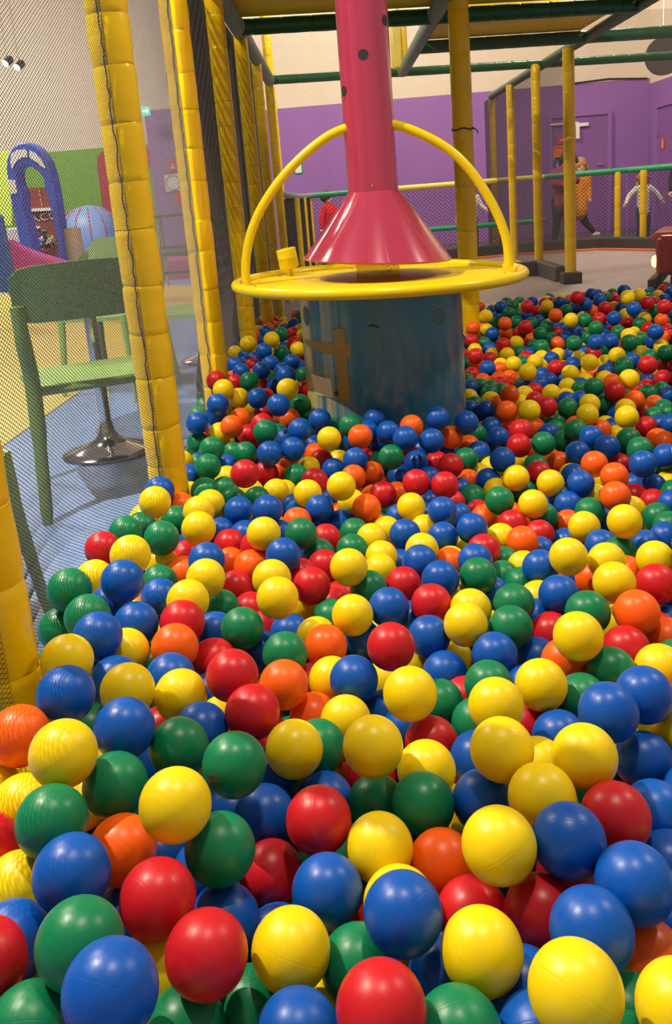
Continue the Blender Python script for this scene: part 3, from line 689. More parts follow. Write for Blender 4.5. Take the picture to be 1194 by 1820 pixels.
def table(loc, label, r=.30, h=.73):
    t = empty('cafe_table', loc, label, 'table', 'chrome cafe tables')
    MB().lathe((0, 0, 0), [(0, 0), (.195, 0), (.20, .006), (.195, .012), (.15, .024), (.09, .042), (.05, .065), (.032, .10), (.028, .14), (0, .14)], 48, caps=False).build('base', M['chrome'], t)
    MB().lathe((0, 0, 0), [(.026, .13), (.026, h-.03)], 20).build('column', M['chrome'], t)
    MB().lathe((0, 0, 0), [(0, h-.03), (.10, h-.03), (.11, h-.022), (0, h-.022)], 24, caps=False).build('top_bracket', M['black'], t)
    MB().lathe((0, 0, 0), [(0, h-.02), (r-.01, h-.02), (r, h-.014), (r, h), (r-.006, h+.004), (0, h+.004)], 48, caps=False).build('table_top', M['black_pad'], t)
    return t
table((-1.07, 3.62, 0), 'round cafe table on a shiny chrome trumpet foot beside the near green chair')
table((-.93, 5.75, 0), 'second cafe table, its chrome foot visible between the two thick posts')
# tall dark high-table frames further back (between the posts)
def high_table(loc, label, h, r):
    t = empty('high_table', loc, label, 'table', 'dark high tables')
    MB().box((0, 0, h-.02), (r*2, r*1.6, .035)).build('table_top', M['black_pad'], t, bevel=.008)
    for sx in (-1, 1):
        for sy in (-1, 1): MB().tube([(sx*(r-.05), sy*(r*.8-.05), 0), (sx*(r-.05), sy*(r*.8-.05), h-.03)], .022, 10).build('leg', M['steel'], t)
    MB().box((0, 0, h*.55), (r*1.8, .03, .03)).build('cross_bar', M['black_pad'], t)
    return t
c = at(318, 385, y=11.4); high_table((c.x, 11.4, 0), 'dark high table with steel legs in front of the purple pier, upper one', .93, .34)
c = at(312, 445, y=9.8); high_table((c.x, 9.8, 0), 'dark low table with steel legs beneath the pier notices, nearer one', .55, .33)

# soft play pieces and shop front
def arch_piece():
    y = 13.3; 
    def W(u, v): return at(u, v, y=y)
    r_ = empty('soft_play_arch', tuple(W(75, 500)), 'tall blue oval arch with white swooshes at left behind the net', 'arch')
    base = Vector(r_.location)
    outer = [(48, 470), (41, 430), (33, 390), (24, 345), (18, 300), (20, 278), (30, 262), (46, 253), (60, 255), (76, 266), (88, 284), (97, 310), (104, 345), (110, 385), (116, 430), (121, 472)]
    inner = [(70, 470), (63, 430), (55, 395), (47, 370), (47, 345), (38, 325), (36, 306), (40, 298), (50, 294), (62, 297), (74, 304), (84, 318), (85, 333), (93, 360), (101, 395), (108, 430), (112, 472)]
    n = 48
    def res(p):
        P = [Vector((*q, 0)) for q in p]; L_ = [0]
        for a, b in zip(P, P[1:]): L_.append(L_[-1]+(b-a).length)
        out = []
        for k in range(n+1):
            s = L_[-1]*k/n; i = min(max(j for j in range(len(L_)) if L_[j] <= s+1e-9), len(P)-2); t = (s-L_[i])/(L_[i+1]-L_[i]); out.append(P[i].lerp(P[i+1], t))
        return out
    A, B_ = res(outer), res(inner); vs = []; fs = []
    for k in range(n+1):
        a = W(A[k].x, A[k].y)-base; b = W(B_[k].x, B_[k].y)-base
        vs += [a+Vector((0, -.16, 0)), b+Vector((0, -.16, 0)), b+Vector((0, .20, 0)), a+Vector((0, .20, 0))]
    for k in range(n):
        for q in range(4): fs.append((k*4+q, k*4+(q+1) % 4, k*4+4+(q+1) % 4, k*4+4+q))
    fs += [(0, 3, 2, 1), (n*4, n*4+1, n*4+2, n*4+3)]
    MB().add(vs, fs).build('arch_frame', M['arch_blue'], r_, bevel=.02)
    def swoosh(poly, lab='white swoosh'):
        MB().prism([W(u, v)-base+Vector((0, -.168, 0)) for u, v in poly], (0, -.006, 0)).build('white_shape', M['white'], r_, smooth=False)
    swoosh([(29, 300), (25, 288), (28, 274), (36, 268), (52, 266), (56, 271), (55, 280), (45, 281), (37, 287), (32, 293)])
    swoosh([(60, 268), (70, 273), (80, 284), (87, 296), (86, 300), (80, 296), (72, 289), (62, 283), (58, 277)])
    swoosh([(22, 319), (34, 321), (38, 343), (26, 345)])
    return r_
arch_piece()
def block(name, px, y, d, m_, label, cat, bevel=.02):
    P = [at(u, v, y=y) for u, v in px]; b = P[0]
    o = MB().prism([p-b for p in P], (0, d, 0)).build(name, M[m_], smooth=False, bevel=bevel); o.location = b; tag(o, label, cat); return o
# red kiosk with sign letters under the arch
y = 14.3; cpos = at(75, 400, y=y)
ks = empty('shop_shelf', tuple(cpos), 'maroon kiosk shelf with white lettering and small goods seen through the blue arch', 'shelf')
def kp(u, v, dy=0): return at(u, v, y=y+dy)-Vector(cpos)
MB().prism([kp(46, 334), (kp(84, 333)), kp(97, 369), kp(48, 371)], (0, .3, 0)).build('upper_panel', M['shelf_red'], ks, smooth=False)
MB().tube([kp(69, 334, -.01), kp(75, 369, -.01)], .006, 6).build('panel_joint', M['beige'], ks)
mb = MB(); mb.prism([kp(51, 371, -.06), kp(95, 369, -.06), kp(95, 374, -.06), kp(53, 376, -.06)], (0, .06, 0)); mb.build('shelf_edge', M['white'], ks, smooth=False)
MB().prism([kp(50, 375), kp(96, 374), kp(100, 402), kp(56, 404)], (0, .3, 0)).build('name_panel', M['shelf_red'], ks, smooth=False)
def text(body, size, loc, rot, m_, parent, depth=.002, name='lettering'):
    cu = bpy.data.curves.new(name, 'FONT'); cu.body = body; cu.size = size; cu.extrude = depth; cu.align_x = 'CENTER'; cu.align_y = 'CENTER'
    o = bpy.data.objects.new(name, cu); COL.objects.link(o)
    dg = bpy.context.evaluated_depsgraph_get(); me = bpy.data.meshes.new_from_object(o.evaluated_get(dg)); bpy.data.objects.remove(o)
    o = bpy.data.objects.new(name, me); COL.objects.link(o); me.materials.clear(); me.materials.append(M[m_]); o.location = loc; o.rotation_euler = rot
    if parent: o.parent = parent
    return o
text('A.C.C.', .15, kp(79, 386, -.012), (PI/2, -.06, 0), 'white', ks)
mb = MB(); mb.prism([kp(58, 402, -.05), kp(70, 402, -.05), kp(71, 406, -.05), kp(60, 407, -.05)], (0, .05, 0)); mb.build('shelf_edge', M['white'], ks, smooth=False)
MB().prism([kp(56, 405), kp(102, 402), kp(122, 494), kp(72, 497)], (0, .25, 0)).build('goods_back', M['shelf_red'], ks, smooth=False)
rnd = random.Random(8); gm_ = ['black_pad', 'shelf_red', 'beige', 'white', 'olive', 'sky_blue', 'peach', 'black', 'sign_red']
for k in range(26):
    u = 62+rnd.random()*38; v = 408+rnd.random()*40; u += (v-408)*.18
    s = rnd.uniform(.035, .085); MB().box(kp(u, v, -.03), (s, .05, s*1.3), (0, rnd.uniform(-.4, .4), 0)).build('small_goods', M[gm_[k % 9]], ks, bevel=.004)
c = kp(70, 427, -.07); MB().ball(c, .038, 12).build('turquoise_item', M['exit_glow'] if False else M['sky_blue'], ks)

block('lime_board', [(-40, 270), (19, 268), (22, 402), (-30, 405)], 15.5, .2, 'lime', 'bright lime soft-play panel at the left edge behind the blue arch', 'board')
block('soft_play_strip', [(19, 318), (26, 318), (50, 497), (42, 498)], 14.5, .06, 'peach', 'narrow peach-coloured upright strip left of the blue arch', 'panel', .008)
block('white_box', [(10, 406), (40, 404), (56, 500), (25, 502)], 13.35, .2, 'white', 'pale white box low down left of the blue arch foot', 'box')
block('navy_panel', [(-20, 370), (2, 385), (30, 520), (-20, 520)], 8.5, .08, 'sign_blue', 'dark blue slanting panel at the far left picture edge', 'panel')
# magenta curved bench
mb = MB(); yb = [12.0, 12.2, 12.4, 12.5, 12.6, 12.6, 12.6]; pts = [at(u_, v_, y=q) for (u_, v_), q in zip([(8, 428), (28, 440), (60, 452), (110, 467), (160, 468), (230, 462), (345, 457)], yb)]
vs = []; fs = []
for i, p in enumerate(pts):
    zt = p.z; vs += [(p.x, p.y, 0), (p.x, p.y, zt-.04), (p.x, p.y+.04, zt), (p.x, p.y+.35, zt), (p.x, p.y+.38, zt-.04), (p.x, p.y+.38, 0)]
for i in range(len(pts)-1):
    for q in range(6): fs.append((i*6+q, i*6+(q+1) % 6, i*6+6+(q+1) % 6, i*6+6+q))
k = (len(pts)-1)*6; fs += [tuple(range(6))[::-1], tuple(range(k, k+6))]
o = mb.add(vs, fs).build('soft_bench', M['magenta'], angle=30); tag(o, 'low magenta soft-play bench running behind the cafe chairs', 'bench')
# sky blue dome, beige bollard, green leaf mound, red rounded panel
P = at(162, 410, y=15.8)
r_ = empty('play_dome', (P.x, P.y, 0), 'sky blue rounded play dome between the blue arch and the red panel', 'dome')
prof = [(.52, 0), (.54, .5), (.52, .78), (.42, .98), (.24, 1.12), (0, 1.17)]
MB().lathe((0, 0, 0), prof, 36, caps=False).build('dome_body', M['sky_blue'], r_)
mb = MB()
for k in range(6):
    q = -PI/2+(k-2.5)*.5; mb.tube([((r+.004)*math.cos(q), (r+.004)*math.sin(q), z) for r, z in prof[1:-1]], .008, 6)
mb.build('dome_seams', M['sign_red'], r_)
P = at(131, 440, y=13.4); o = MB().lathe((0, 0, 0), [(.0, 0), (.14, 0), (.14, .79), (.13, .82), (0, .83)], 28, caps=False).build('padded_bollard', M['beige']); o.location = (P.x, P.y, 0); tag(o, 'beige cylindrical padded bollard right of the blue arch', 'bollard')
P = at(190, 450, y=8.6)
r_ = empty('leaf_mound', (P.x, P.y, 0), 'leaf-green rounded cushion mound behind the back of the near chair', 'cushion')
MB().ball((0, 0, .50), .24, 28, (1.25, .8, 1.0)).build('mound', M['olive'], r_)
MB().tube([(.31*math.cos(a)*.4-.02, -.20*math.sin(a)-.005, .50+.245*math.cos((a-.9)*1.0)*.98) for a in [x*.1+.3 for x in range(14)]], .006, 6).build('leaf_vein', M['lime'], r_)
MB().lathe((0, 0, 0), [(.2, 0), (.22, .35), (.0, .36)], 24, caps=False).build('mound_base', M['olive'], r_)
o = block('red_wall_panel', [(196, 430), (186, 400), (172, 290), (174, 276), (184, 265), (290, 258), (292, 294), (252, 296), (262, 430)], 17.95, .05, 'red_panel', 'dark red wall panel with a rounded corner, partly behind the yellow post', 'panel')

# ================================================================ RED TOY CAR at the right edge
P = at(1168, 480, y=5.75)
P = at(1160, 473, y=5.72)
tc_ = empty('ride_on_car', (P.x+.317, 5.876, .22), 'red ride-on toy car with a glowing headlight at the right picture edge', 'toy car')
tc_.rotation_euler = (0, 0, -PI/2-.45)
mb = MB(); mb.box((0, .25, .24), (.62, .9, .26)); mb.build('car_body', M['car_red'] if 'car_red' in M else M['red_panel'], tc_, bevel=.04, seg=4)
MB().box((0, -.02, .35), (.52, .42, .08)).build('bonnet', M['red_panel'], tc_, bevel=.03, seg=3)
MB().box((0, -.215, .06), (.66, .06, .07)).build('bumper', M['black'], tc_, bevel=.015)
MB().box((0, -.208, .22), (.28, .02, .12)).build('grille', M['black'], tc_, bevel=.005)
for s in (-1, 1):
    h = MB().lathe((s*.245, -.205, .20), [(0, .028), (.03, .022), (.04, .004), (.04, -.02)], 20, axis=(0, -1, 0), caps=False).build('headlight', M['head_glow'] if 'head_glow' in M else M['lamp_glow'], tc_)
    for y_ in (0.02, .55):
        w_ = MB().lathe((s*.30, y_, .085), [(.03, -.05), (.11, -.05), (.125, -.035), (.128, 0), (.125, .035), (.11, .05), (.03, .05)], 28, axis=(1, 0, 0), caps=False).build('wheel', M['black'], tc_)
        MB().lathe((s*.30, y_, .085), [(0, -.052), (.06, -.052), (.065, -.03), (.065, .03), (.06, .052), (0, .052)], 18, axis=(1, 0, 0), caps=False).build('hub_cap', M['steel'], w_)
MB().box((0, .30, .44), (.46, .02, .12), (-.35, 0, 0)).build('windscreen', M['black_pad'], tc_, bevel=.01)
MB().box((0, .5, .40), (.36, .25, .1)).build('seat', M['black_pad'], tc_, bevel=.02)

# ================================================================ CHILDREN behind the rail
def capsules(name, caps_, m_, parent=None, vox=.006, extra=None):
    """tapered limbs and ellipsoids merged to one continuous skin"""
    mb = MB()
    for a, b, r0, r1 in caps_:
        a = Vector(a); b = Vector(b); n = 6; pts = [a.lerp(b, k/n) for k in range(n+1)]
        mb.tube(pts, [r0+(r1-r0)*k/n for k in range(n+1)], 12); mb.ball(a, r0, 12); mb.ball(b, r1, 12)
    for e in (extra or []): mb.ball(e[0], e[1], 16, e[2])
    o = mb.build(name, m_, parent, angle=180)
    md = o.modifiers.new('merge', 'REMESH'); md.mode = 'VOXEL'; md.voxel_size = vox; md.use_smooth_shade = True
    sm = o.modifiers.new('soft', 'SMOOTH'); sm.factor = .6; sm.iterations = 5
    return o
def cloth(name, c): 
    if name not in M: M[name] = mat(name, c, .8, .2, bump=.5, bscale=70, var=.15, vscale=25)
    return M[name]
def child(loc, rz, H, label, J, top, trousers, hair, hairlen, top_len=.5, sleeves=True, coat_flare=1.0, name='person'):
    """J: joints in units of height H, figure faces -y. keys head, neck, hip, knees, ankles, elbows, hands, shoulders"""
    r_ = empty('person', loc, label, 'person'); r_.rotation_euler = (0, 0, rz); r_.scale = (1, 1, 1)
    S = lambda p: Vector(p)*H
    hd, nk, hp_ = S(J['head']), S(J['neck']), S(J['hip'])
    ch = nk.lerp(hp_, .3); caps_ = [(nk, hd, .030*H, .035*H), (nk.lerp(hp_, .12), ch, .055*H, .078*H), (ch, hp_, .080*H, .070*H)]
    ex = [(hd, .072*H, (.92, 1.0, 1.12)), (hd+Vector((0, -.070*H, -.008*H)), .010*H, (.8, 1, 1.1)), (hd+Vector((.068*H, 0, -.005*H)), .014*H, (.4, .8, 1.2)), (hd+Vector((-.068*H, 0, -.005*H)), .014*H, (.4, .8, 1.2)), (hd+Vector((0, -.045*H, -.045*H)), .03*H, (1, .8, .7))]
    side = {}
    for s, k in ((-1, 'l'), (1, 'r')):
        sh = nk + Vector((s*.095*H, 0, -.035*H)); el, ha = S(J['elbow_'+k]), S(J['hand_'+k]); kn, an = S(J['knee_'+k]), S(J['ankle_'+k]); hj = hp_+Vector((s*.045*H, 0, -.02*H))
        caps_ += [(nk.lerp(hp_, .08), sh, .040*H, .034*H), (sh, el, .033*H, .026*H), (el, ha, .026*H, .017*H), (hj, kn, .056*H, .038*H), (kn, an, .038*H, .023*H)]
        d = (ha-el).normalized(); pm = ha+d*.025*H; caps_.append((ha, pm, .018*H, .020*H))
        sd = d.cross(Vector((0, 1, 0)));
        if sd.length < .1: sd = Vector((1, 0, 0))
        sd.normalize()
        for q in range(4):
            b0 = pm+sd*(q-1.5)*.011*H; t1 = b0+d*(.030-.004*abs(q-1.3))*H+Vector((0, -.006*H, 0)); caps_.append((b0, t1, .0062*H, .0055*H))
        caps_.append((ha+d*.008*H-sd*.012*H, ha+d*.030*H-sd*.032*H, .0072*H, .006*H))
        ft = an+Vector(J.get('toe_'+k, (0, -.09, -.025)))*H; caps_.append((an+Vector((0, 0, -.015*H)), ft, .024*H, .02*H))
        side[k] = (sh, el, ha, hj, kn, an, ft)
    body = capsules('body', caps_, M['skin'], r_, vox=.0055*H, extra=ex)
    # garments
    tl = nk.lerp(hp_, 1.0)+ (hp_-nk).normalized()*top_len*.10*H
    tc2 = [(nk.lerp(hp_, .10), ch, .070*H, .096*H), (ch, hp_, .098*H, .092*H*coat_flare), (hp_, tl, .092*H*coat_flare, .098*H*coat_flare)]
    for k in 'lr':
        sh, el, ha, hj, kn, an, ft = side[k]; tc2 += [(nk.lerp(hp_, .10), sh, .052*H, .047*H), (sh, el, .045*H, .040*H)]
        if sleeves: tc2.append((el, el.lerp(ha, .86), .040*H, .031*H))
    capsules('top', tc2, top, r_, vox=.008*H)
    tr = [(hp_+Vector((0, 0, .02*H)), hp_+Vector((0, 0, -.03*H)), .080*H, .078*H)]
    for k in 'lr': sh, el, ha, hj, kn, an, ft = side[k]; tr += [(hj, kn, .063*H, .046*H), (kn, an.lerp(kn, .06), .046*H, .031*H)]
    capsules('trousers', tr, trousers, r_, vox=.008*H)
    for k in 'lr':
        sh, el, ha, hj, kn, an, ft = side[k]; capsules('shoe', [(an+Vector((0, 0, -.012*H)), ft, .031*H, .026*H)], M['white'], r_, vox=.007*H)
    hr = [(hd+Vector((0, .014*H, .022*H)), .088*H, (.95, 1.0, 1.05))]; rnd = random.Random(len(label))
    for q in range(int(14+hairlen*160)):
        a = rnd.uniform(-.2, PI+.2); hr.append((hd+Vector((.082*H*math.cos(a), .074*H*math.sin(a)+.01*H, .03*H-rnd.random()*hairlen*H)), .020*H*rnd.uniform(.8, 1.3), (1, 1, 1.2)))
    capsules('hair', [], hair, r_, vox=.006*H, extra=hr)
    mb = MB()
    for s in (-1, 1): mb.ball(hd+Vector((s*.026*H, -.066*H, .004*H)), .0085*H, 10)
    mb.build('eyes', M['black'], r_); MB().box(hd+Vector((0, -.068*H, -.034*H)), (.026*H, .006*H, .005*H)).build('mouth', M['sign_red'], r_, bevel=.001)
    return r_
ZK = .18; YK = 10.9
def J0(**k):
    d = dict(head=(0, 0, .915), neck=(0, 0, .815), hip=(0, 0, .50), elbow_l=(-.16, .01, .64), hand_l=(-.20, -.02, .50), elbow_r=(.16, .01, .64), hand_r=(.20, -.02, .50), knee_l=(-.06, -.01, .27), ankle_l=(-.065, .01, .045), knee_r=(.06, -.01, .27), ankle_r=(.065, .01, .045)); d.update(k); return d
c = at(1143, 350, y=10.4)
child((c.x, 10.4, ZK), 0, .79, 'toddler in a white puffy jacket with curly ginger hair, arms held out', J0(elbow_l=(-.19, 0, .70), hand_l=(-.27, -.02, .57), elbow_r=(.19, 0, .70), hand_r=(.27, -.02, .59)), cloth('white_quilted_jacket', (.72, .68, .62)), M['denim'], M['hair_blond'], .16)
c = at(1027, 345, y=YK)
child((c.x, YK, ZK), 0, 1.02, 'running child in an orange jacket behind the rightmost slim yellow post', J0(head=(.03, 0, .90), neck=(.02, 0, .80), hip=(0, 0, .50), knee_l=(-.10, 0, .30), ankle_l=(-.14, 0, .06), knee_r=(.07, .02, .28), ankle_r=(.20, .04, .12), toe_r=(.05, 0, -.02), toe_l=(-.07, -.02, -.02), elbow_l=(-.15, 0, .62), hand_l=(-.20, 0, .52), elbow_r=(.12, 0, .66), hand_r=(.12, -.06, .54)), cloth('orange_jacket_cloth', (.85, .33, .03)), M['dark_cloth'], M['hair_blond'], .14, coat_flare=1.25, top_len=1.0)
c = at(990, 350, y=YK-.05)
child((c.x, YK-.25, ZK), 0, 1.12, 'child in a patterned pink jumper and black leggings, dark hair, leaning right', J0(head=(.085, 0, .895), neck=(.03, 0, .81), hip=(0, 0, .50), knee_l=(-.05, 0, .27), ankle_l=(-.085, 0, .05), knee_r=(.065, 0, .28), ankle_r=(.13, 0, .05), toe_l=(-.06, -.04, -.02), toe_r=(-.06, -.04, -.02), elbow_l=(-.09, -.08, .66), hand_l=(.02, -.12, .64), elbow_r=(.15, -.05, .68), hand_r=(.10, -.12, .68)), cloth('pink_patterned_knit', (.36, .05, .10)), M['dark_cloth'], M['hair_brown'], .05)
c = at(583, 370, y=YK)
child((c.x, YK, ZK), .9, .86, 'small child in a red top behind the rail, left of the pink cone', J0(elbow_r=(.13, -.08, .66), hand_r=(.08, -.16, .62)), cloth('red_shirt_cloth', (.70, .02, .04)), M['dark_cloth'], M['hair_brown'], .03)
c = at(836, 372, y=YK)
child((c.x, YK, ZK), 0, .84, 'child in white mostly hidden behind the thick yellow post, one arm out', J0(elbow_r=(.14, 0, .68), hand_r=(.22, -.03, .60)), cloth('white_cardigan_cloth', (.68, .62, .58)), M['denim'], M['hair_blond'], .08)
c = at(1217, 300, y=9.9)
child((c.x, 9.9, ZK), 0, 1.05, 'dark-haired person in black, cut off by the right picture edge', J0(elbow_l=(-.13, 0, .66), hand_l=(-.15, -.03, .54)), cloth('black_jumper', (.02, .02, .022)), M['dark_cloth'], M['hair_brown'], .06)
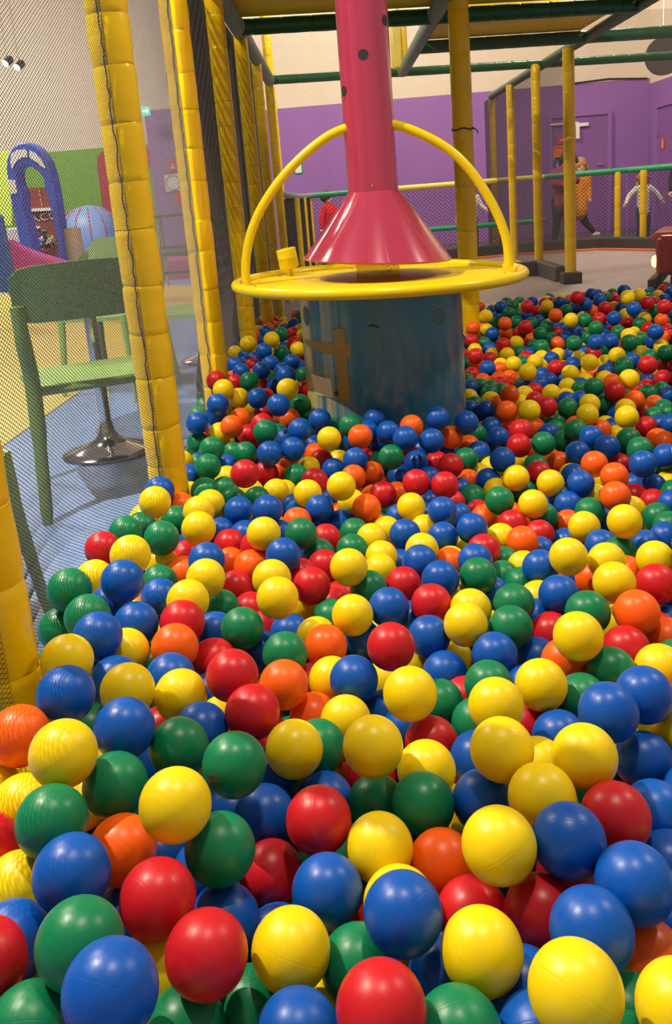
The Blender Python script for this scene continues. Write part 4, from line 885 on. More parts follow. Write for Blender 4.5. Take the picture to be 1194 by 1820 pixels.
# each ball: colour number, then x, y, z in half millimetres; the 300 that look largest come first
BALL_NUMBERS = [
0,-418,1021,903,1,263,1036,834,3,-316,1192,783,1,148,1204,741,0,20,1263,771,1,-182,1251,720,3,-27,1065,788,3,-424,1319,783,
1,210,1378,800,0,-576,1326,843,0,436,1295,773,0,333,1202,771,2,-499,1132,879,0,346,1401,780,1,-401,1440,886,0,-123,1424,679,
2,-329,1453,768,1,-655,1574,923,3,-140,1575,721,2,-647,1444,863,1,-15,1524,686,2,-317,1642,821,1,439,1631,791,3,281,1349,668,
1,269,1673,792,2,-573,1617,808,2,88,1660,675,3,467,1505,738,1,-14,1752,766,4,-539,1500,741,0,-581,1758,853,3,-254,1581,588,
1,328,1547,763,4,113,1530,631,1,-206,1843,709,0,-745,1866,885,2,-67,1280,647,2,-470,1789,772,0,543,1806,777,0,629,1810,636,
0,-275,1711,632,3,-314,1950,749,1,90,1999,740,2,-575,1074,778,2,-264,1247,602,4,447,1264,638,4,-823,1752,856,1,447,2089,683,
3,157,1398,628,2,90,1078,714,1,301,1939,728,0,654,1888,763,0,-330,1412,635,2,-363,1165,655,0,225,1676,660,1,-718,1407,746,
1,583,2223,744,3,-376,2070,786,0,-167,1117,686,3,56,2278,722,1,-517,2059,744,1,108,1797,660,0,91,1276,615,1,-634,1990,811,
0,-58,2233,650,1,435,1071,749,4,-256,2193,674,2,-17,1772,593,0,-682,1273,753,0,-773,2234,843,1,-819,2102,847,1,303,2510,651,
0,-781,2571,856,4,823,2447,685,2,-414,2557,667,3,-674,1157,830,1,-297,2628,732,0,585,1613,652,0,222,1230,626,1,-56,2667,631,
4,-581,2323,744,2,-931,2503,868,1,-789,1635,756,1,814,2646,692,2,670,2206,637,0,188,2560,590,1,-451,1285,650,2,447,2518,626,
4,-148,2543,591,0,375,2402,600,2,-270,2430,636,0,69,2733,616,3,137,1989,597,1,744,2962,653,1,-86,2105,603,2,-155,1950,636,
1,-62,2969,670,0,-725,2457,760,0,652,2730,619,3,216,2736,617,0,-448,1942,713,3,-203,2933,623,3,982,2724,638,3,-582,2462,752,
2,417,3007,581,2,680,2478,679,0,223,2442,525,1,-569,2846,722,1,-803,2776,859,3,756,2341,625,2,-798,3217,740,2,374,1146,649,
1,1059,3308,632,0,470,1987,591,1,-664,3306,736,2,564,2119,613,2,182,2215,566,2,-849,2393,826,0,273,2971,596,1,-587,2601,757,
2,327,2229,607,2,489,2687,619,1,-403,3304,693,1,-727,2319,742,1,809,2211,632,0,-543,1456,609,1,-894,3577,769,0,660,3045,578,
1,-127,2346,587,0,-322,3197,639,0,243,1899,607,4,-181,2204,557,0,-762,2928,624,2,-263,3440,625,0,-571,2186,724,3,139,3054,544,
1,1089,3040,582,3,-1022,3170,731,0,-142,1828,569,1,894,2997,608,2,-979,2502,737,3,-494,2440,626,3,366,1465,644,1,-337,2859,696,
0,214,3164,582,1,973,3591,503,1,810,3877,517,0,222,1099,673,1,-87,3936,656,0,486,3626,519,3,-550,4011,730,4,691,3548,472,
4,563,2294,625,4,1177,3808,553,2,664,3938,524,4,26,3949,531,0,379,3851,525,0,-200,3941,547,0,-425,3721,643,0,-715,2150,748,
0,-572,3827,608,0,187,3648,506,1,243,4001,502,2,6,3014,557,0,526,2511,511,0,1441,4215,561,3,601,2633,533,3,426,4140,552,
1,343,2680,615,3,-512,3127,547,1,969,4203,499,0,-599,3058,699,0,-389,1538,636,1,-154,1294,530,3,287,4173,564,0,358,3674,469,
0,1117,4187,490,3,-819,1500,769,2,270,2083,582,2,-980,3366,718,1,823,4345,491,0,-282,1908,595,0,-502,1617,618,2,-539,2903,573,
2,-790,4379,667,1,390,1873,595,0,-35,2726,507,4,-464,3262,571,2,183,4538,596,4,917,2448,583,0,566,1475,638,0,-526,2681,596,
0,-484,4603,649,0,-367,1799,574,0,418,4644,641,4,1228,4329,541,1,-257,4061,588,1,-1002,2966,699,0,270,4613,674,0,787,4535,536,
3,116,4233,493,4,1272,4134,535,0,-358,4688,639,1,-694,1721,700,1,-152,4752,666,1,59,3342,479,2,260,1550,593,4,25,4746,667,
0,440,3237,539,2,1073,4816,524,1,-717,3621,695,0,1374,4596,544,0,-282,2767,528,2,-508,4752,735,3,-95,1479,554,3,925,4771,537,
3,-585,3538,561,3,500,4511,530,1,37,3649,496,2,-135,1671,539,0,660,4978,639,1,1607,4989,596,0,-316,4795,718,2,-53,3543,495,
4,-739,5051,703,2,-791,3064,619,0,-451,5097,802,2,1066,3836,473,3,-171,3353,512,1,71,3481,479,0,25,2241,527,0,-961,5146,716,
0,-371,2615,548,0,1033,4108,412,0,1614,4374,539,2,1352,3755,455,2,-805,4654,686,3,-33,1953,540,3,417,2108,546,0,-12,4631,567,
3,501,3407,507,0,-844,5272,795,0,1257,4763,468,0,868,5128,485,2,-635,4751,615,1,240,3381,542,1,1105,5332,589,0,188,4883,641,
3,702,3833,441,3,-172,3719,482,1,-184,2673,555,0,1009,3461,466,4,972,5394,578,4,569,5021,542,1,752,1870,666,0,333,4744,490,
2,-857,3768,606,1,-446,4388,498,1,16,1389,671,4,73,4678,465,0,-616,5508,762,4,869,3082,501,0,-586,1949,613,1,1471,5336,534,
0,1373,4904,514,1,-705,3848,646,3,810,3748,415,2,-747,1990,703,1,619,3673,442,1,-408,5366,838,4,-722,3184,597,2,1509,4465,558,
1,263,2599,480,2,1331,5087,510,3,-226,4196,602,2,615,4730,489,2,-137,2857,527,0,486,4938,687,2,1420,5621,510,0,1294,3491,469,
2,-763,4063,638,2,1050,3330,489,2,592,4359,396,2,-980,2275,597,3,1796,5835,548,0,1181,3408,472,2,-349,4628,499,0,-210,5108,690,
3,964,4896,585,2,-26,4871,700,0,83,2118,557,2,-41,3827,459,3,-519,4653,524,4,-30,4507,507,1,1918,5907,609,3,1272,5593,537,
4,351,3403,459,2,1550,4774,523,1,651,1949,612,0,-943,3891,715,0,-235,1451,541,1,22,1363,530,0,560,1339,608,0,699,1690,631,
1,-840,2187,700,2,-689,2425,629,0,-469,2270,611,1,-428,2127,615,3,-583,2087,624,1,-675,1854,663,1,-896,1840,677,1,-900,1719,745,
1,48,2474,498,3,-201,2439,515,2,897,2310,588,0,454,2304,539,2,439,1667,635,3,268,2311,511,3,732,2043,548,1,295,1771,586,
2,-1006,3714,607,0,-1016,3476,640,1,-827,3275,607,2,-1041,3258,624,0,-849,2631,750,0,-654,3733,546,0,-740,3524,583,3,-745,3385,584,
4,-569,3404,530,3,-449,3397,601,0,-532,3667,549,4,-307,3856,523,0,-386,3742,511,1,-261,2989,509,3,-443,2987,517,3,-377,2866,501,
3,-266,3252,524,0,-307,3371,463,2,-197,3490,506,3,-136,3047,485,1,-1024,3852,598,4,-725,5352,674,2,-328,5869,558,4,-863,3939,611,
0,-878,5373,702,1,-839,5202,627,1,-837,5308,537,2,-977,5178,582,0,-847,4763,610,0,-828,4639,549,0,-907,4442,598,0,-757,4828,525,
1,-724,4547,543,2,-976,4323,573,1,-875,4227,571,2,-712,4350,545,2,-638,4131,553,2,-739,5000,551,0,-340,4153,487,1,-47,4091,515,
3,-666,5207,601,3,-545,4965,722,2,-486,5314,563,4,-415,5412,633,2,-147,5199,606,0,68,4953,637,0,123,5075,673,0,-492,5060,534,
0,-436,5184,561,0,-262,5142,518,4,-250,5004,505,3,-212,4870,501,4,-365,4879,502,1,-283,4750,501,4,-454,4773,492,4,-426,4985,437,
0,-142,4726,486,3,47,5014,450,1,-575,4342,522,1,-413,4514,449,2,-528,4210,523,4,-115,4165,419,0,-186,4381,433,0,-97,3965,456,
0,321,4117,407,0,480,4088,403,3,591,4169,379,0,143,5072,532,4,328,4897,662,0,869,5366,487,2,757,5283,473,4,768,5400,398,
4,691,5166,436,0,727,4986,447,0,867,5238,399,2,141,4905,463,3,315,4955,455,0,390,5072,460,0,562,5087,420,3,454,4806,459,
0,229,4665,441,0,389,4633,427,4,605,4628,395,1,691,4770,379,1,780,4877,380,0,706,4537,422,1,725,4399,409,0,542,4489,393,
3,476,4283,400,4,602,4021,407,4,194,4423,421,0,357,4376,377,0,184,4093,415,1,295,3898,424,1,112,3882,436,0,154,3561,401,
1,374,3532,410,1,433,3752,382,2,549,3248,453,2,594,3462,420,3,362,3163,451,0,475,3069,471,1,324,3033,481,0,142,2807,523,
3,234,2894,465,1,44,2875,450,3,-109,3179,448,4,1000,3982,363,0,1152,3912,393,2,1354,3616,465,0,935,3770,357,0,782,3614,390,
2,967,3635,371,1,654,3340,448,2,604,3122,477,0,853,3213,458,4,1004,3113,498,3,1190,3130,489,0,1087,2791,543,1,824,2673,522,
1,624,2930,508,0,589,2796,503,3,927,2580,539,0,1003,2689,498,2,1177,3585,423,2,877,3951,420,1,1269,3867,454,4,1061,5836,411,
3,1028,5616,386,4,1191,5575,404,2,1306,5497,402,0,1235,5378,415,4,1445,5529,408,2,1284,5181,418,4,1557,5345,424,1,1687,5670,356,
0,1690,5532,374,1,1672,5394,364,3,1896,5490,380,0,2022,5569,366,0,2040,5435,400,4,1826,5083,415,4,1784,4852,463,2,1656,4487,427,
3,1447,4609,426,2,1534,4836,399,1,1194,4673,370,0,1176,4541,411,1,1306,4476,394,1,1207,4234,393,4,1171,4868,383,2,995,4666,439,
3,982,4528,444,1,946,4943,386,0,1029,4294,380,2,875,4434,380,1,800,4606,346,3,1394,4204,392,3,1445,4075,405,0,1459,4395,385,
0,1514,4270,413,0,1526,4702,360,1,1624,4355,396,2,1573,4144,419,0,1494,3949,440,4,-846,9233,670,0,-855,9037,670,1,-647,7261,864,
2,-596,7676,840,3,-568,9013,640,1,-505,9271,631,1,-465,8868,631,3,-506,8022,692,2,-583,7358,727,1,-445,7430,734,0,-607,8099,634,
4,-911,8248,770,2,-1060,8927,674,1,-838,7164,858,0,-1060,8341,684,0,-904,8523,663,0,-702,7070,804,1,-1040,7829,679,0,-931,7691,669,
0,-836,7536,659,0,-649,6979,712,0,-625,7566,638,0,-479,7011,706,3,-410,7543,620,4,-1054,7195,692,0,-923,6818,750,0,-1015,6586,744,
0,-848,6620,730,3,-824,7210,661,0,-885,7336,666,0,-669,6409,770,1,-683,7156,641,0,-553,6891,664,0,-439,5780,839,0,-440,7213,621,
2,-380,6876,617,3,-910,5742,852,4,-933,6707,663,3,-891,6501,671,2,-709,5914,794,4,-783,6762,653,2,-649,6723,642,3,-677,6488,636,
1,-830,5484,841,1,-746,5559,760,4,-1060,6311,684,2,-1060,6147,646,2,-1053,6011,617,0,-576,6392,645,4,-505,6604,629,3,-355,6324,617,
2,-348,5516,697,3,-622,6046,641,2,-1048,5694,626,3,-606,5676,617,1,-979,6873,635,3,1177,8286,542,2,1326,8442,479,1,1189,8163,471,
3,1085,7419,560,3,1270,7824,441,2,1049,7656,451,4,1108,7530,458,1,1332,8023,444,3,1426,7977,536,1,1435,7849,466,1,1595,8222,501,
1,1386,7300,488,1,1332,7613,421,4,1290,7450,418,0,1165,7297,470,3,1001,7108,461,4,1072,6993,427,4,1215,7057,418,4,1322,7145,404,
4,1362,7011,412,3,1201,6912,407,3,1229,6775,411,1,1373,6657,550,1,1589,7387,474,1,1656,7491,410,1,1713,7691,446,3,1588,7774,435,
0,1634,8115,420,0,1668,7892,442,2,1573,7993,445,2,1753,8171,467,2,1742,7804,522,0,1340,8246,459,0,1773,7566,450,3,1678,7015,488,
1,1880,7785,440,4,1975,8186,470,0,1586,7093,418,0,1594,6893,412,0,1496,6794,409,0,1379,6720,426,2,1382,6874,401,2,1523,7622,425,
3,1406,6585,409,1,1499,6420,425,1,1310,6484,414,4,1093,5938,554,0,919,6702,447,2,937,6960,442,2,1030,6860,415,2,1095,6737,423,
2,1046,6512,435,2,1147,6608,423,1,873,6391,443,1,1033,6374,416,4,1059,6238,414,3,1336,6249,419,1,1262,6359,376,0,925,5970,451,
0,828,6074,434,4,731,5976,416,2,880,6203,430,2,1944,7457,599,0,2061,7200,641,0,2335,7686,549,2,2341,7793,461,2,2230,6872,678,
0,2670,7593,536,1,2703,7462,502,3,2118,7470,492,1,2012,7564,439,1,1903,6834,550,1,2177,7329,435,1,2202,7096,537,2,2277,7426,438,
0,1989,7700,456,0,1894,7304,445,0,2104,7778,446,1,1732,6771,487,1,2537,7499,458,2,2502,7634,454,0,2387,7280,444,2,2556,7331,450,
2,2526,6880,570,2,2025,6357,607,2,2193,6956,426,0,2218,7196,441,3,2120,6127,650,3,2543,6961,437,0,2051,6899,447,4,1993,7020,413,
1,2004,6770,422,1,1850,6789,413,3,2346,6438,467,0,2293,6633,413,4,2023,6632,422,1,1665,6591,425,0,1783,6662,404,2,1730,6467,425,
2,1675,5912,568,3,2145,6408,402,3,2248,6502,392,2,2147,6179,424,2,2294,6325,404,0,2301,6186,401,0,2429,6523,395,4,1918,5791,485,
2,1985,6238,392,2,1757,5915,441,1,1553,5581,536,0,1654,6189,415,0,1537,6115,435,1,1580,6307,415,1,1815,5663,465,0,1794,5777,388,
3,1989,5842,377,4,2146,6048,376,2,2163,5910,377,2,2026,5707,382,2,2149,5771,382,4,1409,10494,531,3,1294,9370,605,4,1256,9479,514,
4,1224,8486,632,2,1491,10037,518,1,1371,8585,724,0,1731,10384,521,0,1693,9577,661,2,1912,10004,605,2,1746,9384,618,2,1936,9892,525,
0,1715,9916,507,2,1617,9515,496,1,1420,8880,540,0,1417,8514,556,4,1552,8556,640,4,1583,8706,516,2,1732,8908,590,3,1690,8237,643,
3,1652,8348,569,3,1842,8864,747,0,2242,10508,567,0,1948,9433,572,3,2152,9849,546,2,2208,9676,549,1,2201,9561,640,0,2423,9907,620,
4,2051,8553,684,0,2049,9314,518,2,1955,9211,519,2,1964,8599,566,2,1833,8265,562,0,1410,8611,457,4,1772,8497,473,0,2126,8905,511,
3,2077,8624,490,2,1972,8419,479,3,2324,8778,811,0,2659,9460,744,2,2940,9892,629,0,2602,8950,743,0,2421,8836,729,3,2999,9704,623,
0,2948,9266,779,1,2671,8289,846,1,3009,8970,764,2,3212,9575,634,3,2939,8527,739,3,2963,8125,752,3,3300,9341,619,0,2642,8016,773,
0,2938,9293,598,1,2886,9421,586,3,2535,8544,717,4,2508,8905,645,3,2431,8378,639,2,2407,9539,577,0,2518,9623,579,1,2119,8234,679,
2,2256,8251,664,2,3046,8593,646,2,3168,8934,513,1,2926,8567,580,1,2889,9030,561,0,2540,8274,657,3,2811,8710,522,2,2846,8456,552,
3,2883,8326,519,4,3043,8419,580,2,3122,8515,519,0,2253,8535,523,0,2169,8772,508,1,2387,8664,507,2,2271,7938,633,0,2588,8663,496,
3,2629,8531,508,2,2500,8016,563,0,2245,8398,498,2,2233,8029,535,0,2461,8328,483,1,2393,7388,638,1,2748,8334,483,0,2635,7428,648,
3,3067,8313,493,4,2916,8010,481,3,3011,8110,466,2,2741,8094,472,0,2097,8358,484,0,3641,9832,640,0,3423,9404,633,3,4270,9442,660,
0,-936,1312,668,0,3358,8119,663,1,2031,3882,659,1,2938,6141,671,3,-888,1057,667,1,2815,5035,655,0,1569,2098,671,1,2946,5885,674,
2,1888,4230,663,3,3024,6027,676,0,2058,4133,670,4,2006,4746,680,0,1647,3404,655,2,1353,3106,672,1,2885,5188,680,0,2782,5392,678,
2,3942,9081,675,1,1850,2733,673,2,3581,8022,656,0,3749,8712,669,0,3490,6576,674,3,1042,1118,675,1,-126,8306,658,2,1579,2308,656,
2,-489,1052,656,4,3874,9429,673,1,3900,7340,661,0,4008,8331,672,2,2910,4937,675,4,2340,4843,654,3,1056,2199,672,2,1706,3689,657,
1,3575,9231,673,1,950,2105,662,0,2642,5565,668,1,3094,5482,670,2,3770,9544,668,2,3261,6625,680,2,1804,3193,675,4,1561,3772,665,
3,-736,977,676,3,2547,4534,660,4,2008,4319,670,4,3652,7792,674,4,3437,7437,653,0,2172,5359,675,1,4406,10318,657,2,2641,6260,673,
2,1977,3082,660,2,916,1225,673,0,2024,4511,661,1,3467,7648,669,4,1068,1941,667,0,3734,8572,657,1,2854,6670,668,4,2222,4369,667,
2,2401,5293,668,1,3268,7594,674,3,3804,6998,661,2,812,996,660,2,-1045,1820,666,1,-267,9084,673,1,3387,8406,679,2,3329,7221,665,
3,1838,3522,661,2,1600,2810,664,1,1809,4544,664,3,1153,1777,653,0,4260,9866,660,1,1430,1927,667,1,1784,3034,668,1,-235,9296,665,
2,4695,10522,653,0,1268,2008,667,3,1645,3105,656,1,4089,10034,672,1,-299,8201,670,0,4577,9876,679,2,3741,8158,667,2,716,1551,670,
1,-40,7863,663,3,506,988,658,2,2294,3899,665,0,2920,6289,657,0,4166,9060,653,0,2589,5993,670,0,4440,9481,665,0,3337,6833,676,
2,1062,941,669,2,1381,1682,665,1,-235,8920,669,4,3162,6804,652,1,2745,6449,657,3,3788,8874,663,1,2505,5041,678,1,2273,5755,675,
2,2013,4956,674,4,2257,5050,665,3,1295,1410,670,2,2952,5310,671,0,1099,1585,667,3,2839,5994,664,3,21,7678,654,1,701,1101,675,
1,-1014,1544,673,0,4650,10175,674,4,2194,4722,655,0,4661,10006,674,1,2686,4805,680,0,2381,5614,652,3,2141,3518,679,0,-197,9464,658,
0,3106,6285,680,0,24,8344,658,3,2483,6153,663,3,3158,8107,680,1,-363,993,671,0,4038,10222,677,1,-90,9822,654,1,721,1387,664,
2,2375,5455,661,1,1729,2471,670,2,3659,6859,655,2,1447,3004,657,2,2519,5370,667,1,3239,8301,676,1,1232,1539,678,4,3226,7988,669,
3,3538,6785,655,3,3328,6033,662,2,1216,2664,662,4,3866,7179,654,2,-108,7428,659,0,2358,4204,672,1,-142,6705,663,2,968,1770,668,
4,2870,7399,671,2,-405,9874,666,0,1299,2176,674,0,2690,6738,655,2,3033,7725,668,4,-239,8001,679,0,3813,7837,668,0,4176,8782,669,
3,3514,8993,653,1,1881,3807,658,1,3865,9973,668,4,644,927,665,0,3790,9208,670,0,2390,3793,678,0,-399,9643,672,0,-12,943,653,
1,-133,6163,652,1,3924,8602,678,0,2177,4016,678,2,3043,7329,679,3,4531,10076,660,1,1455,2717,668,0,925,1544,677,3,1299,2852,653,
0,3336,6431,652,2,2161,5535,655,4,2844,6876,676,1,2037,5225,678,1,1809,3384,672,0,3738,7504,652,1,4026,8793,672,0,32,8097,656,
0,-542,10032,662,3,1266,2368,659,1,3226,5817,671,4,1759,4356,671,1,-50,6298,655,2,3586,8220,675,2,4234,7943,655,0,-185,8732,677,
3,1463,2205,663,0,3123,6496,678,4,4231,9698,675,0,3943,8188,676,3,2497,6390,668,1,2718,5887,674,3,1626,2653,669,1,-35,9294,657,
0,2483,4791,663,2,-523,9728,667,0,3203,6094,670,1,-269,7407,681,2,1982,3610,656,4,3512,7324,677,1,4400,9335,668,4,882,1957,672,
1,1970,2917,670,0,4081,7793,672,2,2994,5729,674,0,-140,6958,657,4,3443,8702,679,2,2382,5118,658,4,1443,3558,678,3,3066,7484,654,
2,2032,3742,675,3,3550,7531,675,0,1773,4070,653,0,3647,8384,660,1,4730,10383,663,2,3417,6995,676,4,1545,2489,664,4,1396,3419,679,
4,3964,9582,660,3,2231,3737,675,0,2978,6766,674,3,1947,3998,670,0,4846,10472,654,0,2701,6923,670,3,-424,10147,658,4,-104,8452,655,
3,3324,7836,679,2,2534,4211,664,4,3414,6212,658,0,4106,7610,654,0,4495,10453,660,0,1897,4869,674,2,3092,6964,673,0,3507,8829,668,
1,2813,5651,674,2,4314,10154,662,1,1140,1371,667,2,1425,3277,663,3,1342,1814,654,4,1141,2065,658,3,1076,2386,653,3,3381,6702,671,
2,1470,2862,668,2,2040,3396,659,3,2811,7184,666,1,3686,7262,674,1,3892,7951,677,3,3902,10193,663,4,2697,5143,671,1,-250,7695,660,
2,2392,4601,665,0,-760,1132,668,4,3567,6962,654,3,3312,8534,674,0,3975,10473,663,1,3383,8258,665,4,3587,8624,675,2,4093,10367,652,
2,3956,7694,661,0,3004,6572,661,2,3230,7733,666,0,-158,7277,664,1,1616,4106,655,2,2908,6464,671,2,-242,9864,664,1,1757,2605,653,
1,2469,5766,653,0,2697,4452,656,2,3000,5114,671,0,4068,9406,662,0,2250,4597,666,3,2112,3205,673,2,2643,6585,665,1,2770,4659,665,
0,4196,9217,666,1,3526,6440,663,0,4010,9765,665,0,1694,3912,674,1,3574,7114,666,3,3224,7108,680,2,80,8496,655,0,-469,5623,676,
0,2456,4424,656,4,1792,2874,679,0,4125,9565,664,4,4243,8940,671,2,4106,8571,669,0,3622,8909,673,1,1847,3660,675,2,-1042,1025,653,
2,-551,10268,652,1,3676,9353,680,1,3723,9026,661,2,2618,4935,670,2,-155,8143,655,0,-585,9492,661,3,3981,7454,661,1,1102,2529,655,
3,3091,7157,662,2,2942,5511,670,2,-389,9467,659,2,1905,4641,655,1,3155,5943,675,2,3718,7123,677,1,-222,6447,671,2,1189,2952,675,
0,3793,9782,657,3,3806,8436,674,0,545,1165,660,4,2431,6015,657,1,2473,3982,664,1,2928,7547,667,2,4325,9094,659,0,973,1401,672,
3,-589,1314,657,2,4575,10334,663,0,3267,7428,673,3,4509,9661,667,1,1568,1951,663,4,2688,6099,677,3,4400,9754,664,0,-297,8538,686,
0,1366,2531,666,2,-463,5788,657,1,4304,10496,669,1,15,8868,639,1,-356,10291,623,3,136,9740,644,2,4409,9975,626,0,-131,8599,661,
4,2171,4219,639,0,2520,6536,627,0,303,7899,632,0,-52,6467,651,2,50,7519,615,0,3115,5660,642,1,-20,6628,626,2,1380,1540,657,
4,2338,3644,638,0,-136,9103,617,3,-243,7121,618,1,-9,6850,644,4,263,9060,630,3,194,9424,615,0,4216,9992,623,0,3951,7830,624,
0,3068,7875,628,0,3729,8009,626,0,424,8645,619,3,152,8028,623,3,162,6896,614,1,205,7306,612,4,-587,8249,621,3,237,8686,626,
0,-249,10155,618,2,311,8321,629,3,185,6532,622,2,1406,2087,618,3,334,7254,620,2,130,6346,636,4,317,7726,618,4,2911,7021,647,
1,107,9581,616,1,437,9788,630,2,329,8096,618,0,312,6708,616,2,68,9005,649,0,2207,4869,619,0,68,7218,651,3,3660,6698,637,
2,-53,10199,614,0,2303,4471,622,3,338,9690,636,2,2591,5224,626,2,3514,7875,639,1,-224,9716,625,0,551,8719,619,1,437,7853,618,
0,523,9304,622,4,-225,10403,615,4,-597,10443,635,0,506,8880,619,4,-1053,1211,637,1,163,9168,632,1,1586,2960,630,1,414,9013,627,
4,2613,5773,658,0,-235,6586,616,0,543,9559,615,1,3240,6300,653,1,2407,4958,615,0,2248,5202,644,4,-599,1161,664,3,3233,6925,666,
2,2769,6211,635,2,251,10004,619,4,340,7415,628,1,-107,8929,612,0,1423,2337,660,4,1578,3257,623,0,74,8637,628,1,144,6671,633,
0,248,7538,636,2,-381,7783,614,4,1501,1791,661,3,2336,4046,615,3,3669,7625,656,0,330,9476,625,0,3513,8341,629,0,44,10083,621,
4,-577,933,665,0,146,7733,644,0,-239,6835,625,1,949,1012,637,0,313,6459,613,2,-80,7585,646,1,144,8809,649,1,3422,7980,619,
2,2,7014,622,3,-402,7944,617,4,467,8422,615,3,4086,8915,623,3,200,8160,640,4,-171,10042,619,1,-892,1477,626,0,2587,4349,656,
3,2948,7180,661,2,615,9140,617,2,336,8508,628,1,4129,10511,621,1,274,8857,624,0,334,7026,626,0,674,1230,635,0,1700,3544,612,
0,375,6892,614,0,2777,4896,626,1,3849,8279,627,1,1959,3241,652,0,3940,9289,625,0,168,8386,613,0,226,7122,623,2,360,9322,623,
0,801,9490,613,4,2352,5894,617,2,-572,1746,619,0,4043,9208,667,1,3640,7403,650,0,-989,1703,615,0,-41,9473,632,2,1038,1279,623,
2,4094,7995,647,4,4031,9900,629,1,-367,9328,623,3,-20,8732,661,2,-33,9657,639,3,-99,8020,625,4,-585,9858,625,0,3893,8780,631,
1,860,9164,594,3,1145,9812,595,2,176,10137,581,0,-306,8745,579,0,633,8387,602,1,2697,10073,578,4,436,10016,604,2,2699,9463,594,
2,1017,9874,572,3,3456,9614,577,0,3258,9947,598,4,-646,1615,597,0,3030,10524,593,4,1553,10198,599,0,258,10524,581,2,-228,6083,592,
0,427,6617,596,3,819,10122,579,1,3225,9761,585,2,1061,10417,599,3,3236,10312,588,1,678,8959,576,2,-424,10462,618,1,-890,2892,581,
1,935,8843,584,0,1118,10238,577,3,3113,10120,588,2,571,7224,589,0,610,10278,600,4,-862,10021,585,1,1131,9951,593,0,-1,1610,572,
1,-905,9587,600,1,-485,5927,609,0,-954,9403,582,4,850,1682,580,3,-855,2348,573,2,940,8488,582,0,25,7351,609,2,430,6360,573,
1,-731,5982,587,1,-704,7669,574,0,937,10298,572,4,790,7910,574,3,3314,8773,597,2,2536,9060,596,1,-1014,9753,582,1,1023,8683,580,
2,-830,2571,598,1,1681,2209,599,0,3241,5679,583,1,698,8124,583,0,3062,6393,575,1,-719,8912,600,1,-756,7818,573,0,-681,8779,586,
3,3563,9406,592,1,-728,9989,578,3,202,10328,586,2,1852,10330,572,1,-1035,10492,584,3,5,9150,588,0,1753,2770,580,0,2125,5148,592,
0,830,9719,590,2,3296,7053,575,1,-1021,9233,576,0,-758,5703,578,1,2720,7080,603,1,509,7686,580,1,2571,10455,581,1,-760,10277,585,
4,-840,6232,589,0,3611,10372,585,1,-1029,2480,581,3,605,10521,576,4,2803,5792,608,3,580,9870,606,0,-778,1823,576,1,-16,9930,577,
0,1951,3463,576,1,693,8718,587,2,520,7957,576,2,3198,10497,591,0,518,6844,574,1,-750,1426,592,0,931,10481,589,1,-1041,6594,575,
0,-157,7826,586,4,123,9909,604,1,-451,1973,579,3,2639,9263,592,2,-291,7242,574,0,844,8989,584,1,3891,9723,573,1,3292,10125,597,
4,160,7861,577,0,677,9362,594,0,349,988,615,0,3879,10385,597,0,399,10386,583,1,2150,4503,581,3,3097,9959,600,1,2720,9877,582,
2,2059,10288,586,0,-1012,2745,582,1,3595,10064,585,0,4733,10251,572,1,3453,9147,573,3,-629,9318,582,3,-785,2070,578,2,-873,5506,591,
2,3345,10396,574,4,570,7009,588,3,703,8533,587,4,2619,10216,594,2,617,7783,578,1,26,10538,575,1,999,9636,576,2,857,9865,596,
2,1931,10504,585,2,284,9820,628,0,2556,9765,582,4,3410,8892,592,1,1339,2708,589,1,1726,3811,583,3,1238,10447,595,2,-105,7091,573,
2,3999,8456,590,2,-167,1002,594,2,-937,8868,593,1,-663,2699,589,0,-912,1166,574,4,4032,8664,595,3,2481,6276,575,3,479,7401,578,
2,-45,1096,593,0,2753,5278,593,1,2724,10450,578,3,1064,9477,590,0,-381,8091,596,4,634,10132,575,4,-649,8413,599,3,2805,10298,597,
0,-373,9161,591,1,3463,7155,589,0,1834,10139,582,1,1912,4397,581,1,1012,10040,581,3,-263,7526,595,0,1539,3593,585,1,-1011,4780,584,
2,3525,10216,589,3,849,8173,578,1,1787,3943,573,3,-770,10135,573,2,3675,9614,580,2,-812,8377,580,2,-870,6959,579,3,601,7536,594,
0,-1013,1424,580,2,3391,9803,599,1,-761,8130,593,0,2068,4020,576,2,3781,10158,589,3,2821,5527,600,3,-871,10417,586,1,1203,2259,595,
3,648,9713,599,3,-354,9771,577,1,-1004,7492,597,0,2766,6614,576,0,442,7157,597,0,-1056,9514,582,3,3077,10354,580,3,2402,10220,580,
0,-867,9811,577,1,2386,10409,579,3,1716,4241,580,1,738,7400,574,1,818,1148,590,3,2633,5420,582,3,3231,8452,587,0,-901,6067,593,
0,871,1341,595,3,2295,10101,593,2,-957,1922,584,0,249,6289,590,2,2074,10441,587,0,-769,8549,598,3,2653,4602,589,2,551,6284,575,
1,-887,8722,589,0,3046,5348,572,0,2963,10090,594,1,2085,4650,609,1,-104,10343,573,1,-1018,4590,592,4,785,8398,577,2,1184,1655,573,
2,2154,3354,577,0,1746,2349,603,1,466,9429,580,0,4591,9754,594,4,-733,7467,572,3,2544,5868,587,1,713,10418,572,2,2453,10554,585,
2,1650,2545,583,1,-799,1588,594,3,1508,3132,626,1,-718,9064,591,2,1272,3032,583,2,801,10290,599,3,3246,6517,595,1,-1044,9074,583,
4,378,7583,621,1,3100,7648,573,3,2048,4828,572,3,1185,9666,583,3,-698,1262,587,0,3163,6675,588,1,-718,5571,574,3,-1016,10150,578,
3,3823,10529,588,2,3002,8941,581,0,4498,10217,608,0,-697,9769,577,3,-666,8640,578,3,1240,1870,577,3,2698,9628,581,1,4173,9340,587,
4,116,982,595,0,3217,7844,579,3,-462,6091,600,0,-715,9585,594,3,3324,5869,572,4,865,1827,583,3,1568,3933,616,0,-1026,9910,581,
